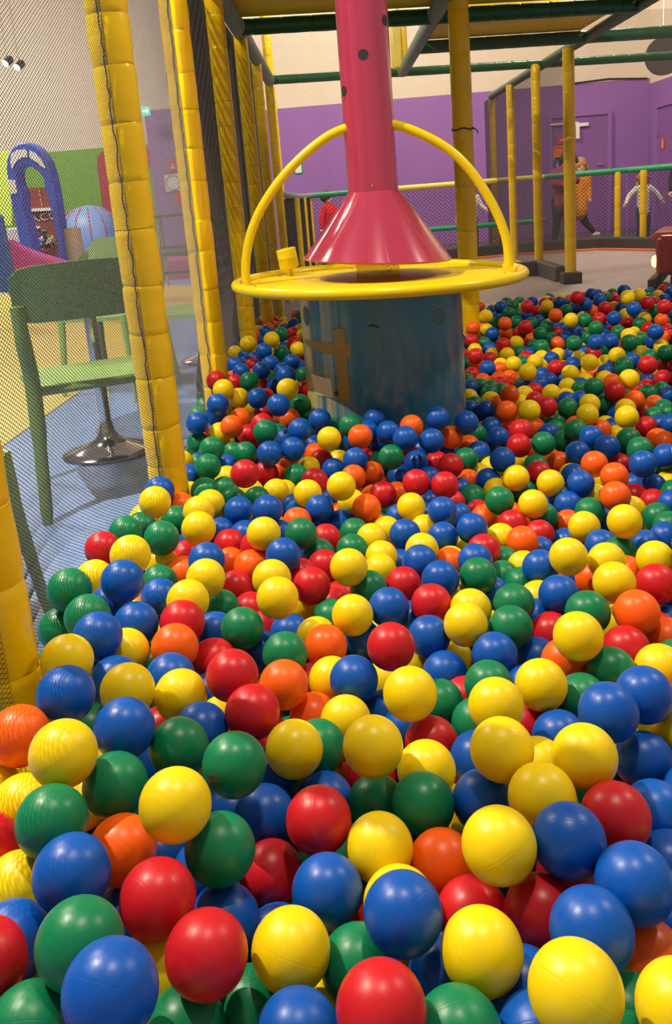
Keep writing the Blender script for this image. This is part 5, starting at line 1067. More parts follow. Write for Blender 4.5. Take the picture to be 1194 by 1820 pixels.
0,2325,4711,575,0,560,8084,606,3,-831,2732,572,3,-862,7942,587,4,4156,9806,578,3,1869,2951,578,2,-681,2261,573,2,-114,10495,587,
1,-954,6315,576,0,3117,9102,572,4,-1003,7001,591,0,2552,9932,576,3,3834,8096,579,0,2542,5663,587,2,4392,10546,576,0,993,9198,582,
0,3748,9919,595,0,789,8832,580,0,562,8544,610,0,-360,8941,580,0,449,8280,601,0,3211,8656,595,0,658,1020,551,2,866,1476,568,
0,1353,3153,536,2,2313,5305,527,4,290,6565,514,3,966,2194,558,0,1105,1507,553,2,774,7639,548,4,2532,10081,519,1,108,1137,533,
3,1320,2308,514,2,-507,8965,526,1,725,9109,529,4,-573,6927,515,2,1272,2098,531,1,1488,3402,539,3,606,1574,514,2,691,6943,543,
4,1529,10345,557,2,-495,7814,516,1,409,6768,523,0,-749,10469,534,2,2492,6027,517,4,-828,6542,537,1,2880,6940,536,2,-499,6244,558,
0,2449,3916,514,2,-403,1241,517,0,-345,7051,517,2,3635,7699,521,4,4140,10400,521,0,1283,1523,529,1,-560,7391,549,4,3466,10476,535,
2,-615,6173,526,1,1938,3901,525,4,2334,5573,515,1,2183,5486,523,0,-1044,8465,561,2,3487,7286,547,0,1925,4152,518,1,2383,9023,531,
1,1742,3283,565,1,-462,6774,522,0,-305,5382,526,1,1199,10124,560,0,2803,7272,533,2,1466,2679,517,0,2885,6003,520,2,3461,9918,558,
1,1263,2570,520,0,1516,3815,522,0,-407,9571,529,4,-569,5843,532,3,3870,7082,537,1,3654,8341,513,4,-1007,6746,514,0,-925,3435,531,
2,2440,8806,523,0,1450,2267,535,4,2345,5783,518,2,1368,2833,533,1,684,6571,518,3,1945,4969,552,2,975,8254,548,1,1099,1155,534,
3,2503,4566,528,3,2142,3806,554,3,3100,8007,545,4,-306,1106,525,3,545,1800,513,0,3462,6490,536,2,2224,3472,559,1,497,1089,515,
0,-772,9418,531,3,3738,10357,523,0,4370,9340,523,1,149,1671,525,4,2926,7399,521,0,-756,1064,549,1,451,1510,516,1,-346,6565,533,
4,878,2056,533,1,359,1269,522,0,2320,8875,518,4,1793,3665,514,1,3789,8940,519,1,1717,2964,541,0,708,9896,518,3,-976,5380,560,
0,1000,7938,519,1,-185,8233,547,1,3298,7334,513,3,3514,6272,547,0,1026,1864,542,2,1581,2343,523,1,-452,5772,519,3,-1014,3007,538,
1,-236,6296,516,2,2014,3716,534,1,1622,2679,518,0,-918,3583,522,0,1078,8484,540,2,3602,10538,514,1,4278,10307,553,1,186,7009,519,
2,1009,1385,518,0,1052,2022,552,0,-680,1913,519,2,96,6251,542,0,3054,6855,553,0,-458,5598,520,0,1783,3126,539,1,-468,1716,518,
4,2628,4896,525,2,-767,5440,527,1,-309,10062,513,2,1891,2689,540,3,-424,2371,522,1,-940,8300,541,0,2581,6674,551,4,1240,8621,550,
2,657,7948,529,2,1418,2503,536,4,3231,8121,519,4,1067,8862,514,0,1014,1611,560,1,2636,5039,537,2,1182,2406,533,0,1480,3031,517,
1,2400,4220,519,2,739,1396,524,0,324,10225,552,3,2083,10018,515,3,694,2434,535,0,2201,4728,513,3,575,6706,523,4,2199,3661,547,
0,-1031,7863,529,1,14,6737,534,2,-870,9302,522,1,-822,6356,519,2,742,7217,524,1,2769,5133,518,3,-537,8823,520,1,1892,4564,526,
2,-553,1244,526,1,-201,2037,520,2,1973,2867,539,0,1366,1744,526,3,238,9581,566,1,-84,9793,516,1,2673,4745,535,2,2993,8815,520,
3,2517,4305,531,1,-1044,1804,527,4,2240,9299,514,1,-664,2845,547,2,-985,8615,533,1,-34,7268,517,0,682,6265,525,0,1386,1888,523,
1,2653,8808,513,0,2988,7233,514,1,-330,7623,525,0,1577,1963,520,0,2257,3935,523,2,758,6815,531,4,-841,9114,541,2,2452,4077,535,
1,-1006,6187,517,4,-106,8679,526,1,1792,3496,520,1,145,7434,541,0,3044,5625,529,0,719,1859,533,1,2498,9222,533,2,1075,9332,512,
2,2988,6275,519,2,3160,9418,514,1,1054,2503,518,2,-804,6698,522,1,3565,6711,530,4,2987,9520,515,1,1951,3148,540,0,-1016,1574,526,
1,-768,2467,516,4,2319,3793,519,2,-942,4923,520,0,2747,5926,521,3,17,6406,516,1,-536,7081,530,2,-150,6754,521,2,820,9340,534,
0,342,1648,515,0,2264,9941,546,2,1721,4108,526,2,2406,9675,516,2,1773,4391,532,0,240,1093,514,2,1897,4760,520,1,154,1811,526,
4,3010,5764,531,4,2516,5352,512,0,974,8116,534,0,665,6067,526,0,-761,5833,529,0,4351,9161,537,4,-460,10081,514,4,2941,7631,537,
0,-959,5603,538,0,851,7060,525,4,712,9599,555,3,-316,2176,513,2,113,10424,536,0,4588,9980,550,1,-428,9878,529,3,2084,4303,516,
1,2193,9081,532,1,1779,10545,525,0,-310,10453,514,3,-140,6460,531,0,2202,4087,545,0,551,6444,516,4,1191,1360,515,4,2520,5121,520,
3,753,1547,517,3,-665,2562,551,0,44,9690,529,3,-416,8583,536,3,521,10426,520,3,1046,2304,542,4,-1055,3591,537,4,2615,6261,528,
2,4151,7699,526,0,-191,8817,521,3,1006,10169,531,0,3524,9780,557,1,1665,9037,531,1,3094,9286,516,0,2091,5339,562,2,2805,9527,534,
3,-500,7601,514,0,2999,7086,564,0,2812,4695,527,0,1627,3403,514,4,-630,3054,533,2,3310,7703,543,0,3766,8789,546,0,-890,1757,527,
2,-319,7402,537,1,-956,3244,517,0,-832,1309,537,2,2239,5672,558,4,-1046,1106,529,4,884,7527,519,2,1268,8811,536,3,-486,6412,520,
0,236,6803,535,1,-600,1027,551,2,134,7167,524,2,313,1430,516,0,3617,6546,535,1,2644,6523,532,2,1044,9055,538,2,-223,8952,512,
0,-564,2373,522,1,1225,2756,523,1,718,8282,544,3,21,6908,513,3,-743,3933,533,2,119,7664,513,2,873,7803,515,3,780,10547,552,
2,2696,9153,525,2,-812,2200,517,0,-345,6042,526,0,2710,6093,525,3,-566,8034,517,4,1229,2896,542,2,3540,7594,513,3,-857,8951,515,
4,2693,5767,521,4,-62,6183,531,2,281,8417,535,1,3124,9658,567,2,-1060,2616,547,0,-533,5457,546,0,-14,5117,542,0,-592,9186,540,
3,-315,6424,527,2,598,7350,519,0,2988,9141,517,4,1367,9013,530,3,2358,6082,540,1,-510,8161,528,1,435,7019,524,3,3660,9783,512,
1,-414,1398,517,3,-1053,8897,513,1,-656,6631,521,0,-157,1126,512,3,726,6403,544,2,-359,10192,515,3,1344,3347,559,4,3351,10556,546,
3,254,8019,518,1,3731,6825,526,4,-880,3075,514,0,-903,8477,531,1,3200,8275,546,2,1617,8881,513,2,2835,10535,551,3,694,7085,521,
2,2143,4988,518,1,2303,4880,520,2,52,6551,515,2,1561,2140,528,3,1536,2851,531,0,-592,4876,530,0,-18,7648,522,2,2946,5148,540,
0,1398,1601,519,1,2022,10141,546,0,-560,9963,518,1,4723,10062,564,4,176,6410,518,2,4076,10259,529,0,3578,6405,526,1,1610,10512,567,
2,934,1247,517,0,929,9451,551,0,-986,6891,499,0,-1046,2322,457,2,2049,4490,469,2,1458,9533,465,0,469,7541,480,4,-317,6187,495,
3,901,7674,477,0,577,2025,466,2,324,7443,486,1,-589,1555,481,1,-295,1695,452,1,216,8261,475,2,152,1286,470,0,-649,4713,467,
3,-115,6931,453,2,856,2296,452,0,1139,1793,474,1,-490,3844,480,1,2375,9883,474,4,598,1205,460,0,-629,2047,459,3,403,7670,488,
2,746,10294,457,0,159,1503,467,1,1924,8747,468,2,3149,10414,473,2,-879,5069,466,2,368,2798,464,2,3559,9949,467,0,-621,5642,473,
0,-1055,3125,466,1,-863,1938,477,4,589,1441,466,0,3324,9870,496,3,722,2249,492,0,-286,3616,457,2,3128,6463,457,1,-736,1381,460,
0,-329,1970,466,3,774,9489,467,1,-563,1380,465,3,2617,5228,470,2,2145,5200,455,2,-421,6926,453,2,571,7073,457,3,1332,2969,457,
3,2734,9940,456,4,-538,2586,481,0,-729,1525,487,2,3358,8941,472,2,-683,3249,478,2,2753,5434,472,2,973,1086,491,0,801,8073,493,
2,921,9096,486,0,2364,9414,461,0,708,2578,454,1,-517,2181,462,0,3031,7894,452,2,1648,3881,489,4,-903,5506,453,0,-29,1134,453,
1,-735,1700,473,0,-957,4613,458,2,557,6168,488,0,1104,2915,455,1,2332,5918,461,2,-746,1198,457,3,1800,9219,494,0,3060,8999,458,
2,2196,10180,468,2,1413,9384,487,0,3043,7467,482,2,772,1256,471,1,2059,4645,470,1,-73,6299,454,0,2978,8661,469,0,869,8511,457,
2,668,1756,453,2,-951,1250,471,2,-1008,3791,476,2,-324,9401,460,1,2651,4556,459,3,-942,6627,480,0,-813,3674,489,1,950,2865,480,
0,-627,3992,456,0,1881,4311,473,3,226,2008,469,2,1071,8363,468,1,2539,4709,457,2,295,7174,492,0,-816,3274,454,3,954,1714,482,
2,-950,1449,456,2,898,10004,496,0,-1052,5741,489,2,2856,9201,458,4,3280,8575,467,2,705,2736,457,4,1689,2207,461,0,-1020,2856,463,
0,742,9753,480,2,2331,4096,468,3,2315,5170,467,4,-328,6775,491,1,-129,2281,454,2,2650,7064,461,1,1124,2194,485,2,2994,10096,456,
1,2619,9333,462,1,-448,9250,505,4,613,2329,469,0,2844,6663,462,0,1627,3599,474,2,1227,9779,481,2,-349,5251,477,1,-509,1846,474,
1,-901,2543,468,1,-723,2967,461,3,-688,5290,491,3,2147,10422,458,2,1263,1260,454,0,2771,6506,456,1,1149,8724,482,2,-350,1548,457,
1,2875,5829,460,1,416,2410,456,1,-140,6609,457,1,311,1861,465,2,-706,3426,456,0,1853,9370,471,4,-750,2636,470,1,-1056,5034,503,
3,869,7383,466,0,-172,7886,458,1,-450,3999,466,0,2942,9348,463,0,19,1778,457,0,2362,10528,453,3,538,6935,465,1,-622,5094,455,
0,3179,7913,462,1,-112,4992,454,0,-868,1569,475,3,-428,3462,456,4,1783,9532,479,3,1371,9728,457,0,-427,7462,463,3,2554,8118,452,
2,-543,6542,484,0,3574,9609,460,0,949,1516,453,1,483,1643,456,4,1694,3749,465,0,-507,2772,491,2,2620,9834,469,3,2397,10124,464,
1,123,2589,460,0,1247,8975,457,2,2314,9576,470,0,3190,7763,453,2,2327,9139,463,0,806,2841,479,0,295,6372,460,1,1458,9086,455,
2,904,8704,459,0,1154,1947,469,0,-505,6128,454,1,-886,3859,483,1,-502,7282,458,3,1834,8643,482,0,2776,9017,466,1,-181,6134,464,
4,428,6554,465,3,-601,4517,464,3,-38,2093,462,3,2451,7893,455,1,1831,10027,464,2,957,1954,458,0,770,1116,459,1,1799,9037,453,
1,-738,4176,460,3,372,1994,455,1,-373,6315,458,2,-822,2859,453,1,882,7190,465,4,3933,7202,475,1,1112,9606,473,1,482,1306,468,
3,2995,9937,455,1,1482,3247,487,3,2012,5166,475,2,2528,10314,483,3,1564,2537,472,3,-653,2738,456,4,1571,9780,478,4,-470,1117,483,
3,1010,7796,504,0,-1057,7187,460,0,-277,1841,475,2,1766,2637,460,0,3369,6722,456,2,-397,3107,453,0,-1013,4231,457,0,-76,10418,460,
0,1391,2134,469,4,918,8936,462,0,143,2342,452,3,-689,3616,464,3,1812,3867,455,0,1102,1620,454,0,2755,6968,453,1,775,6679,476,
3,1607,10175,458,1,-282,6912,471,1,-679,5931,470,3,1901,3751,460,4,2067,9624,454,0,2546,8898,457,1,533,2158,452,0,-627,7796,473,
3,660,7641,465,0,2927,9638,467,3,-866,4765,461,4,2038,9480,454,0,412,2623,505,1,97,7302,486,4,447,6278,458,3,2525,9454,458,
4,1618,4021,460,0,-867,9924,462,0,8,1499,459,0,245,2160,455,2,-842,10109,459,0,1598,3083,469,3,87,1910,456,2,1472,8237,405,
1,3186,8394,418,1,-436,7160,424,1,2225,4582,407,2,3435,9610,435,3,976,2133,421,4,202,7686,403,4,-2,7019,404,4,-708,2205,422,
4,-410,6611,407,2,-1031,2722,425,3,-567,4972,414,4,64,4462,400,0,3001,8523,412,4,510,2688,403,3,2310,8535,392,0,-122,1873,432,
1,-341,3935,410,1,1525,8914,408,0,-1035,1351,395,1,2791,4808,443,1,-72,6438,400,0,-318,2689,421,1,863,2612,399,2,3191,8762,434,
2,1341,8745,407,1,1479,2425,433,0,2170,7983,405,4,2243,9010,409,1,-91,1408,430,2,-477,7945,432,2,1279,5689,392,1,772,6472,394,
1,2165,8562,393,0,2031,4794,420,3,824,8380,396,0,-902,6067,411,3,1040,1860,395,0,1582,9654,406,3,3003,6149,433,3,834,1814,433,
0,1322,9597,436,1,853,1393,394,4,753,2993,395,3,-328,1360,409,1,-519,1967,407,4,-391,2550,415,2,776,1651,406,4,1145,2685,421,
1,1020,1222,397,4,1997,2946,392,4,421,1151,413,1,2873,7502,427,0,1495,5719,408,0,1967,5044,406,1,1357,2645,414,1,2158,8230,393,
3,2576,7958,402,1,-42,2599,400,0,2078,4958,396,0,179,3171,395,0,2793,7634,419,1,-937,2257,394,3,858,5583,405,0,245,1738,439,
1,1634,10552,407,1,1690,8652,397,1,306,6669,424,2,-265,2332,401,1,1260,2244,402,1,1706,8895,405,0,1608,10355,416,1,351,7054,397,
2,1959,4416,397,3,2031,10121,398,3,735,6880,401,1,1740,4262,407,0,2700,5059,414,1,1430,3426,410,2,-1041,2556,416,2,2491,4000,393,
1,2853,8419,416,2,2189,9414,423,1,1053,7883,401,0,-255,4597,394,0,686,8015,402,4,21,1645,399,2,920,8271,413,2,2214,5597,422,
1,1214,1695,401,1,2561,9690,406,2,-964,6325,436,2,3662,10154,394,0,1643,9212,403,0,838,2121,417,2,-1037,3340,412,2,1521,2210,413,
1,1165,1152,402,0,1129,2363,402,2,-396,5860,402,1,-198,1500,414,0,-304,1203,401,1,-803,2067,438,0,1732,6908,400,0,-818,2318,436,
1,1088,1374,400,1,1835,9785,433,0,-1050,3938,410,0,1744,4035,401,0,1933,4646,398,2,-724,4494,393,4,-241,3174,414,0,1962,8567,409,
3,1302,2429,439,2,-409,3263,436,0,1826,10338,394,0,2455,5854,439,0,1686,10028,432,2,58,3119,443,3,1935,4003,406,1,1292,3245,416,
4,1429,2012,393,3,-397,2093,416,2,1246,2841,399,0,-309,6004,393,0,-545,4090,406,3,1607,2901,407,0,926,2452,414,2,-637,5806,405,
3,1592,8436,401,0,-572,3363,394,2,1452,10253,435,4,-59,8084,401,1,-542,2945,401,2,2386,8097,395,2,-1053,5437,445,1,1285,1866,425,
0,2746,7218,397,2,-955,1658,411,2,-551,5518,397,1,2255,9794,407,1,1430,2779,422,0,-856,3000,393,1,1450,1706,419,0,1115,8515,403,
0,-829,5242,417,1,2739,7824,414,0,-1,2347,438,2,745,1972,429,1,115,2136,421,2,47,6336,398,0,1101,2068,431,0,-218,6483,398,
4,2207,8862,394,1,1197,2541,396,3,666,1340,406,1,2867,8818,393,1,-632,4362,397,1,461,6403,399,3,-567,5369,402,0,-281,3806,395,
1,-153,5147,400,3,-184,7076,394,1,-847,6468,417,1,-116,1734,399,3,1181,1501,406,0,1501,3704,414,4,1302,5832,399,1,-98,1259,394,
3,-89,3431,393,2,-614,1224,393,1,1014,8812,397,0,2387,4417,394,2,-763,3124,435,1,1538,9928,403,4,2752,5306,409,3,2013,9767,392,
0,-168,2708,405,1,3343,8765,434,0,-981,5317,409,4,277,1567,415,2,-864,4269,438,4,52,4040,404,1,3094,6255,406,0,2582,9976,393,
3,-54,4820,424,2,2437,6301,406,0,1990,7909,397,3,629,2474,407,4,-244,2860,425,0,2591,10196,427,0,-1034,3643,398,1,2357,6770,434,
1,379,2160,399,2,2573,6723,404,4,703,1494,392,2,-481,1629,400,0,1388,10439,400,4,-577,3538,397,1,1773,3189,404,2,-11,6607,404,
0,1826,6279,398,1,282,1212,406,0,1450,3096,393,0,1798,6125,425,1,-55,4588,399,4,1028,5086,418,2,2158,7564,401,0,2311,7977,405,
0,1393,10127,443,0,-24,4291,423,3,711,6175,399,2,566,6764,395,2,-910,3141,393,3,-485,2308,403,0,1335,1421,417,4,-471,1226,393,
0,1497,10544,405,4,2815,8242,401,3,169,6591,422,0,2691,6225,401,3,-441,4210,401,1,1063,3221,405,1,476,2924,405,1,-219,2171,409,
0,2781,7379,397,2,2475,8500,417,2,2747,8514,393,0,690,8325,409,4,2211,5075,400,0,-971,1926,394,2,1794,8754,403,1,2001,7194,404,
0,609,7229,430,1,-970,2436,412,1,1597,2072,399,0,1418,5020,399,0,210,2711,415,0,2314,8235,422,0,279,2384,394,1,635,6408,412,
2,1564,8573,402,0,2893,9508,394,1,413,1770,404,4,1927,10231,406,0,2343,4947,392,0,3101,8862,405,0,672,2109,404,2,1506,8760,403,
1,2242,8102,418,2,2403,6908,396,3,727,3185,403,0,162,3014,402,4,2466,9584,415,1,1795,4518,411,0,2011,9969,404,0,-110,2469,402,
0,2890,7736,393,3,-804,1816,435,0,1737,9317,415,3,1730,7168,405,1,488,1931,401,2,2873,6861,396,3,1853,7945,394,2,-249,2554,396,
4,-759,5402,393,4,894,2981,397,4,-80,2925,411,0,2795,7957,404,1,1926,4896,430,1,218,3681,366,2,-438,1793,349,3,682,1835,332,
3,108,1238,335,1,935,8144,342,4,1936,6368,347,0,-193,4755,334,0,-323,5032,348,1,581,3776,343,1,726,6317,362,0,1388,2500,350,
2,-601,1812,342,4,1371,9465,335,1,1173,3098,353,1,333,2626,335,1,-916,3288,351,0,-197,3979,353,3,1668,4995,356,4,841,4088,374,
2,1471,7187,384,2,-248,1756,337,2,1168,3373,338,0,1260,8598,357,3,1996,3718,362,0,1051,2497,336,3,698,7130,350,0,576,1604,333,
2,1485,10123,338,2,1015,2249,333,1,1487,1873,366,1,505,4934,334,3,2887,9104,357,2,1109,7191,359,1,714,2237,340,0,-432,4791,351,
1,832,6993,332,1,242,4826,368,3,3204,9352,348,1,460,1306,332,2,896,3127,340,0,-709,1710,337,1,1204,7956,363,4,339,1415,333,
0,-203,4897,355,2,2665,7562,369,2,-857,1182,375,2,-394,2401,358,0,574,6629,364,3,-306,7051,334,1,1574,3832,379,4,2658,8174,381,
2,-190,6296,360,1,1055,7323,367,3,924,2739,338,0,420,3304,378,0,-550,2618,333,0,3111,8652,381,1,-229,3468,358,4,-510,1499,342,
0,2314,7101,342,3,2522,4604,338,1,1496,5131,346,0,617,2824,364,4,-774,1427,336,2,3,1959,338,2,2225,8368,344,0,-376,2940,375,
0,1191,7549,337,0,1224,8404,356,1,-1052,1572,366,2,326,6278,349,0,-240,4203,377,0,63,2725,376,4,2020,9337,370,0,944,6508,338,
2,-959,5016,337,1,1116,5322,336,0,230,6406,336,0,75,2529,333,0,908,8609,359,4,1464,8104,348,2,1325,8882,377,2,217,4559,333,
0,1348,1541,344,3,1875,7512,368,2,902,7278,361,3,1012,7512,342,2,-116,2072,335,2,930,3263,333,2,-719,5174,345,3,-21,6870,373,
2,1354,4841,354,0,1364,8303,337,4,177,1871,337,4,558,6234,360,2,-1013,4381,342,2,339,2877,337,4,1960,8317,353,0,-696,1936,365,
2,-419,2773,371,2,1430,5904,344,1,-289,3288,337,0,1449,9626,355,3,11,2175,339,0,-341,2195,339,2,1418,7370,357,2,2164,6691,363,
2,-241,1932,363,3,479,3124,342,3,1833,8608,344,0,837,5865,338,0,1687,6785,339,4,767,2516,343,4,2275,4717,381,1,2493,7236,335,
4,309,3065,343,3,1095,7738,346,2,1602,9364,353,3,826,6616,347,0,77,1453,343,4,789,3304,363,0,1846,8110,384,1,61,3266,363,
2,2665,8649,345,3,-145,3805,360,2,2623,7427,362,3,2654,7133,338,4,-346,4306,348,3,-334,6197,350,1,1904,3528,359,0,2470,7556,335,
0,1765,4806,334,2,255,3295,364,1,1226,5983,338,0,2219,7847,387,4,1453,2943,362,0,1790,7291,336,2,-1010,1794,366,4,1879,4280,333,
3,-881,4678,337,0,-529,4673,360,0,-868,4833,334,2,130,4997,339,4,838,1263,333,2,922,7760,350,0,1019,2631,348,0,1147,5716,348,
1,-574,6597,340,1,1396,3870,344,0,502,2289,358,0,-805,3966,367,2,2196,9643,363,1,1724,3689,335,0,209,2566,333,0,-516,7787,347,
2,498,3889,343,3,100,4824,345,2,122,4323,336,2,1090,2818,348,3,-732,2879,341,2,371,1640,337,0,-530,7054,347,1,-591,4230,378,
0,1039,3023,371,1,1245,10128,369,4,-530,4517,335,1,2488,7406,334,0,178,2255,351,0,3045,8199,357,0,2450,7747,343,1,-889,4523,371,
0,1686,9557,376,0,1305,3401,336,0,692,6699,347,0,1189,1907,336,3,1726,2286,333,0,2437,6666,349,2,-29,3922,334,4,1173,7407,338,
2,1773,10536,385,1,-1034,3029,350,4,1156,5011,359,2,2227,7690,374,3,2071,7440,351,4,922,5714,368,3,1313,9769,334,3,890,1912,335,
0,-489,4384,335,4,2319,8919,337,2,-302,4464,333,4,1419,6085,334,2,2400,8364,359,3,1394,5281,347,0,-61,6201,360,1,1914,7679,340,
3,1582,5875,355,2,1393,3651,334,4,756,4197,348,1,-7,3067,334,3,-87,3621,379,3,2118,4500,343,1,839,1537,363,4,-332,3559,340,
1,2034,6471,333,1,-698,2092,341,1,-391,4660,371,2,41,3491,341,1,-753,3295,334,2,1690,6000,349,0,308,1942,338,2,992,5240,340,
3,2031,8437,345,3,1906,5171,333,2,542,2551,333,3,1666,3109,345,2,1130,9712,384,4,2811,8115,333,2,1095,3510,332,2,439,6626,332,
3,1904,6646,337,4,493,2096,335,0,154,1662,342,0,789,2778,351,2,72,4177,353,3,-240,2981,348,0,-896,6569,334,0,976,3400,345,
4,1753,7780,336,4,1261,9369,346,0,-334,6424,337,0,-471,1361,366,1,882,5460,336,0,725,2385,357,4,1539,6579,344,2,-81,3294,373,
1,-824,1621,354,0,1286,4024,337,1,1383,9015,348,4,1251,6584,333,0,440,6948,366,2,-3,4710,344,2,-579,2195,334,0,2507,7064,347,
1,726,3982,363,1,552,4796,343,2,-663,1345,342,3,1717,9716,385,1,88,6470,387,0,183,6277,359,4,-344,4896,340,4,873,7132,333,
1,689,1198,344,1,948,1748,334,0,1430,7565,335,3,339,6532,363,4,1228,1328,335,0,1207,9567,351,0,1826,3793,333,2,1126,6093,341,
3,206,1382,357,1,2693,8032,338,2,2153,6983,296,0,1210,4364,292,1,185,2847,326,3,2179,8711,280,0,257,1272,282,1,1348,1738,304,
2,1249,5273,289,2,-394,1557,281,1,1392,3292,285,0,2123,6228,276,1,-371,2662,280,0,2233,6861,308,2,1038,8536,286,1,287,6894,301,
0,-473,2073,293,3,253,3950,275,0,1272,6970,276,0,-213,4316,273,3,1799,5400,288,0,2085,6835,319,1,-179,3135,275,2,1748,5888,282,
2,546,6399,273,2,809,6159,289,2,1452,2144,290,2,922,2076,296,0,342,4919,298,3,1467,9372,282,0,-853,2185,275,1,1262,2941,299,
1,1621,7600,291,0,213,4149,279,0,587,3331,298,3,1787,5615,275,3,1501,4982,280,1,1097,6429,290,2,770,2082,299,1,438,4643,275,
3,470,1833,287,0,1522,3491,276,0,-279,4096,273,2,1412,4581,284,1,2191,8088,284,2,1415,6326,322,3,1567,3717,290,1,1524,3958,286,
1,617,2001,290,0,843,4315,275,0,1123,3828,276,1,-286,3697,280,2,1521,5671,272,0,2637,7832,283,1,1093,4613,291,1,831,5070,306,
0,-188,5057,283,0,-645,2732,291,2,-419,4038,320,3,1462,6704,294,2,-574,3281,280,2,-826,2392,287,1,1069,5452,315,0,857,2888,301,
1,-169,2569,283,1,3539,7110,272,2,-950,2703,275,3,-149,2366,303,1,72,2345,299,2,1618,7185,278,2,1605,10453,295,0,170,7020,292,
3,368,6393,283,2,2526,8132,305,0,1010,4736,301,0,-560,5081,325,4,1176,1762,281,0,-962,4248,309,0,1136,5157,319,1,-785,1286,289,
2,645,4532,282,2,971,1435,314,2,-133,6760,272,3,743,5265,289,1,1681,8420,294,2,1730,4342,281,3,1200,2775,272,2,-231,1332,301,
0,1145,4029,289,3,668,4667,277,2,-858,1973,327,0,950,6341,295,1,1866,6865,299,3,1617,2209,277,3,2124,5500,272,0,-469,6474,303,
1,1327,1952,282,0,-259,6561,289,2,2363,6272,292,3,-578,1947,276,0,-1024,1231,297,0,-265,2853,278,2,833,6022,306,2,709,6579,274,
0,848,4745,300,2,1794,6500,274,2,1104,6960,289,3,1640,6261,287,1,200,2091,287,4,1809,5035,287,4,1312,4703,286,4,-552,4879,280,
1,1228,9884,314,3,1110,6658,286,1,2049,4392,284,2,959,7375,276,0,-47,1363,301,4,383,3996,300,0,952,4197,293,1,1486,4142,273,
0,361,3440,279,2,46,4584,300,1,2597,4928,284,4,1897,5702,288,0,36,2838,297,2,1128,4207,274,0,-287,1470,303,0,1643,7870,301,
0,1963,6033,297,4,48,3805,279,0,1257,6164,292,2,-958,2537,299,3,799,3460,296,0,-630,2958,282,0,-617,5631,293,0,1927,4961,290,
1,275,6712,284,3,1812,6190,294,0,-461,3407,326,0,-44,2451,275,0,-1000,2332,278,2,1285,3537,286,0,1167,2212,284,1,1273,3814,309,
2,1262,5416,273,4,329,4733,310,3,366,4488,288,0,1986,7297,291,3,-896,1463,279,2,228,2714,272,0,1131,2037,283,3,2138,6548,286,
1,1344,4336,311,2,2870,8434,272,0,-1024,1679,276,2,1010,4484,294,3,1395,5479,278,3,352,3215,296,2,1163,5551,272,2,2042,6689,297,
1,1331,5092,292,1,1005,7844,274,0,625,4063,273,2,359,3594,289,2,1317,4148,287,2,-228,6048,285,4,2040,7638,292,2,-460,2271,273,
2,1995,6942,294,0,2344,7844,312,3,1328,6451,274,4,-879,1766,318,1,1321,3105,326,4,229,4417,283,3,160,4714,287,1,1123,8062,272,
4,1166,5852,322,1,-323,5890,278,2,886,5315,286,0,1332,1408,273,1,-120,2221,281,1,1623,4212,276,3,394,2486,280,2,1147,2622,288,
0,203,6549,274,0,-439,6323,316,4,1214,2435,293,1,1668,6584,285,2,1324,8484,304,2,1286,2571,284,1,709,2890,273,3,204,1523,294,
2,493,2801,294,0,1832,5997,320,0,466,4180,275,2,1144,6272,304,4,2557,7679,283,0,1518,6448,290,3,1068,4870,282,2,-63,6324,298,
4,120,3094,275,0,-23,4303,283,4,-117,6539,284,1,-691,5013,292,3,-351,3851,273,2,978,6645,327,0,1224,4527,279,1,2100,5351,309,
2,-22,3377,280,0,-512,1696,277,3,-151,1870,274,0,1629,4678,272,3,1300,6740,295,0,789,1734,278,3,602,1366,275,0,-1031,5749,322,
0,1022,1313,274,0,-482,2924,276,1,576,4267,272,3,-173,3347,274,1,996,5011,274,1,625,2140,273,0,2503,6543,275,1,1551,5269,275,
3,499,2991,287,4,758,1422,287,4,1264,8967,274,0,578,1743,323,0,750,4423,274,2,202,2424,280,3,-1058,1454,280,1,441,1605,216,
2,1406,1853,227,1,170,1967,220,1,1409,3773,219,0,915,3669,217,1,-451,1912,217,0,-252,2120,254,2,64,2095,234,0,-462,4718,226,
0,1911,5508,227,0,1713,6084,239,3,1299,5763,267,0,-114,4227,214,3,-767,1926,225,2,-641,2063,215,1,-140,3541,213,4,854,6457,223,
1,1357,4913,213,4,734,2383,216,3,538,6572,242,3,2121,5924,217,0,1668,4866,230,1,1882,4820,225,0,-1002,1925,228,0,1925,6149,227,
1,1099,8283,231,2,1027,2750,220,1,1641,2366,248,3,-608,3140,264,2,931,2199,234,1,951,7044,230,0,1035,3373,215,0,-840,3256,227,
0,1688,8563,250,1,-137,2884,219,0,-269,2284,212,0,908,2557,230,0,-205,6235,214,1,-599,2279,219,1,1550,7969,223,2,2103,5652,224,
2,1177,4771,213,2,-62,3734,238,1,961,6223,222,1,-518,1273,230,0,77,6418,253,2,1001,1976,217,1,-932,3070,224,1,110,3590,212,
0,126,1395,214,2,2576,7452,229,0,-497,5165,225,3,-1001,4503,229,3,1078,5762,227,4,71,6597,230,1,875,4479,232,2,1963,5843,214,
0,68,2966,256,0,549,6721,228,0,236,5005,251,2,-154,1425,226,1,1213,3174,217,2,19,3248,231,2,-49,6876,219,4,1283,6306,251,
1,1223,3937,219,4,770,1919,260,1,1213,4907,252,2,1123,1455,220,0,398,3831,243,3,-475,2772,241,0,2395,7219,219,2,469,1974,252,
2,1673,5550,236,2,1815,8826,248,3,1120,2506,213,1,462,6226,248,0,524,6862,249,3,1082,3667,235,1,90,3962,235,2,660,6313,237,
1,-326,2983,225,2,1121,1233,218,1,-644,5172,229,0,380,1265,216,2,1436,3051,247,0,1320,7107,240,0,1094,3251,241,2,1014,5607,233,
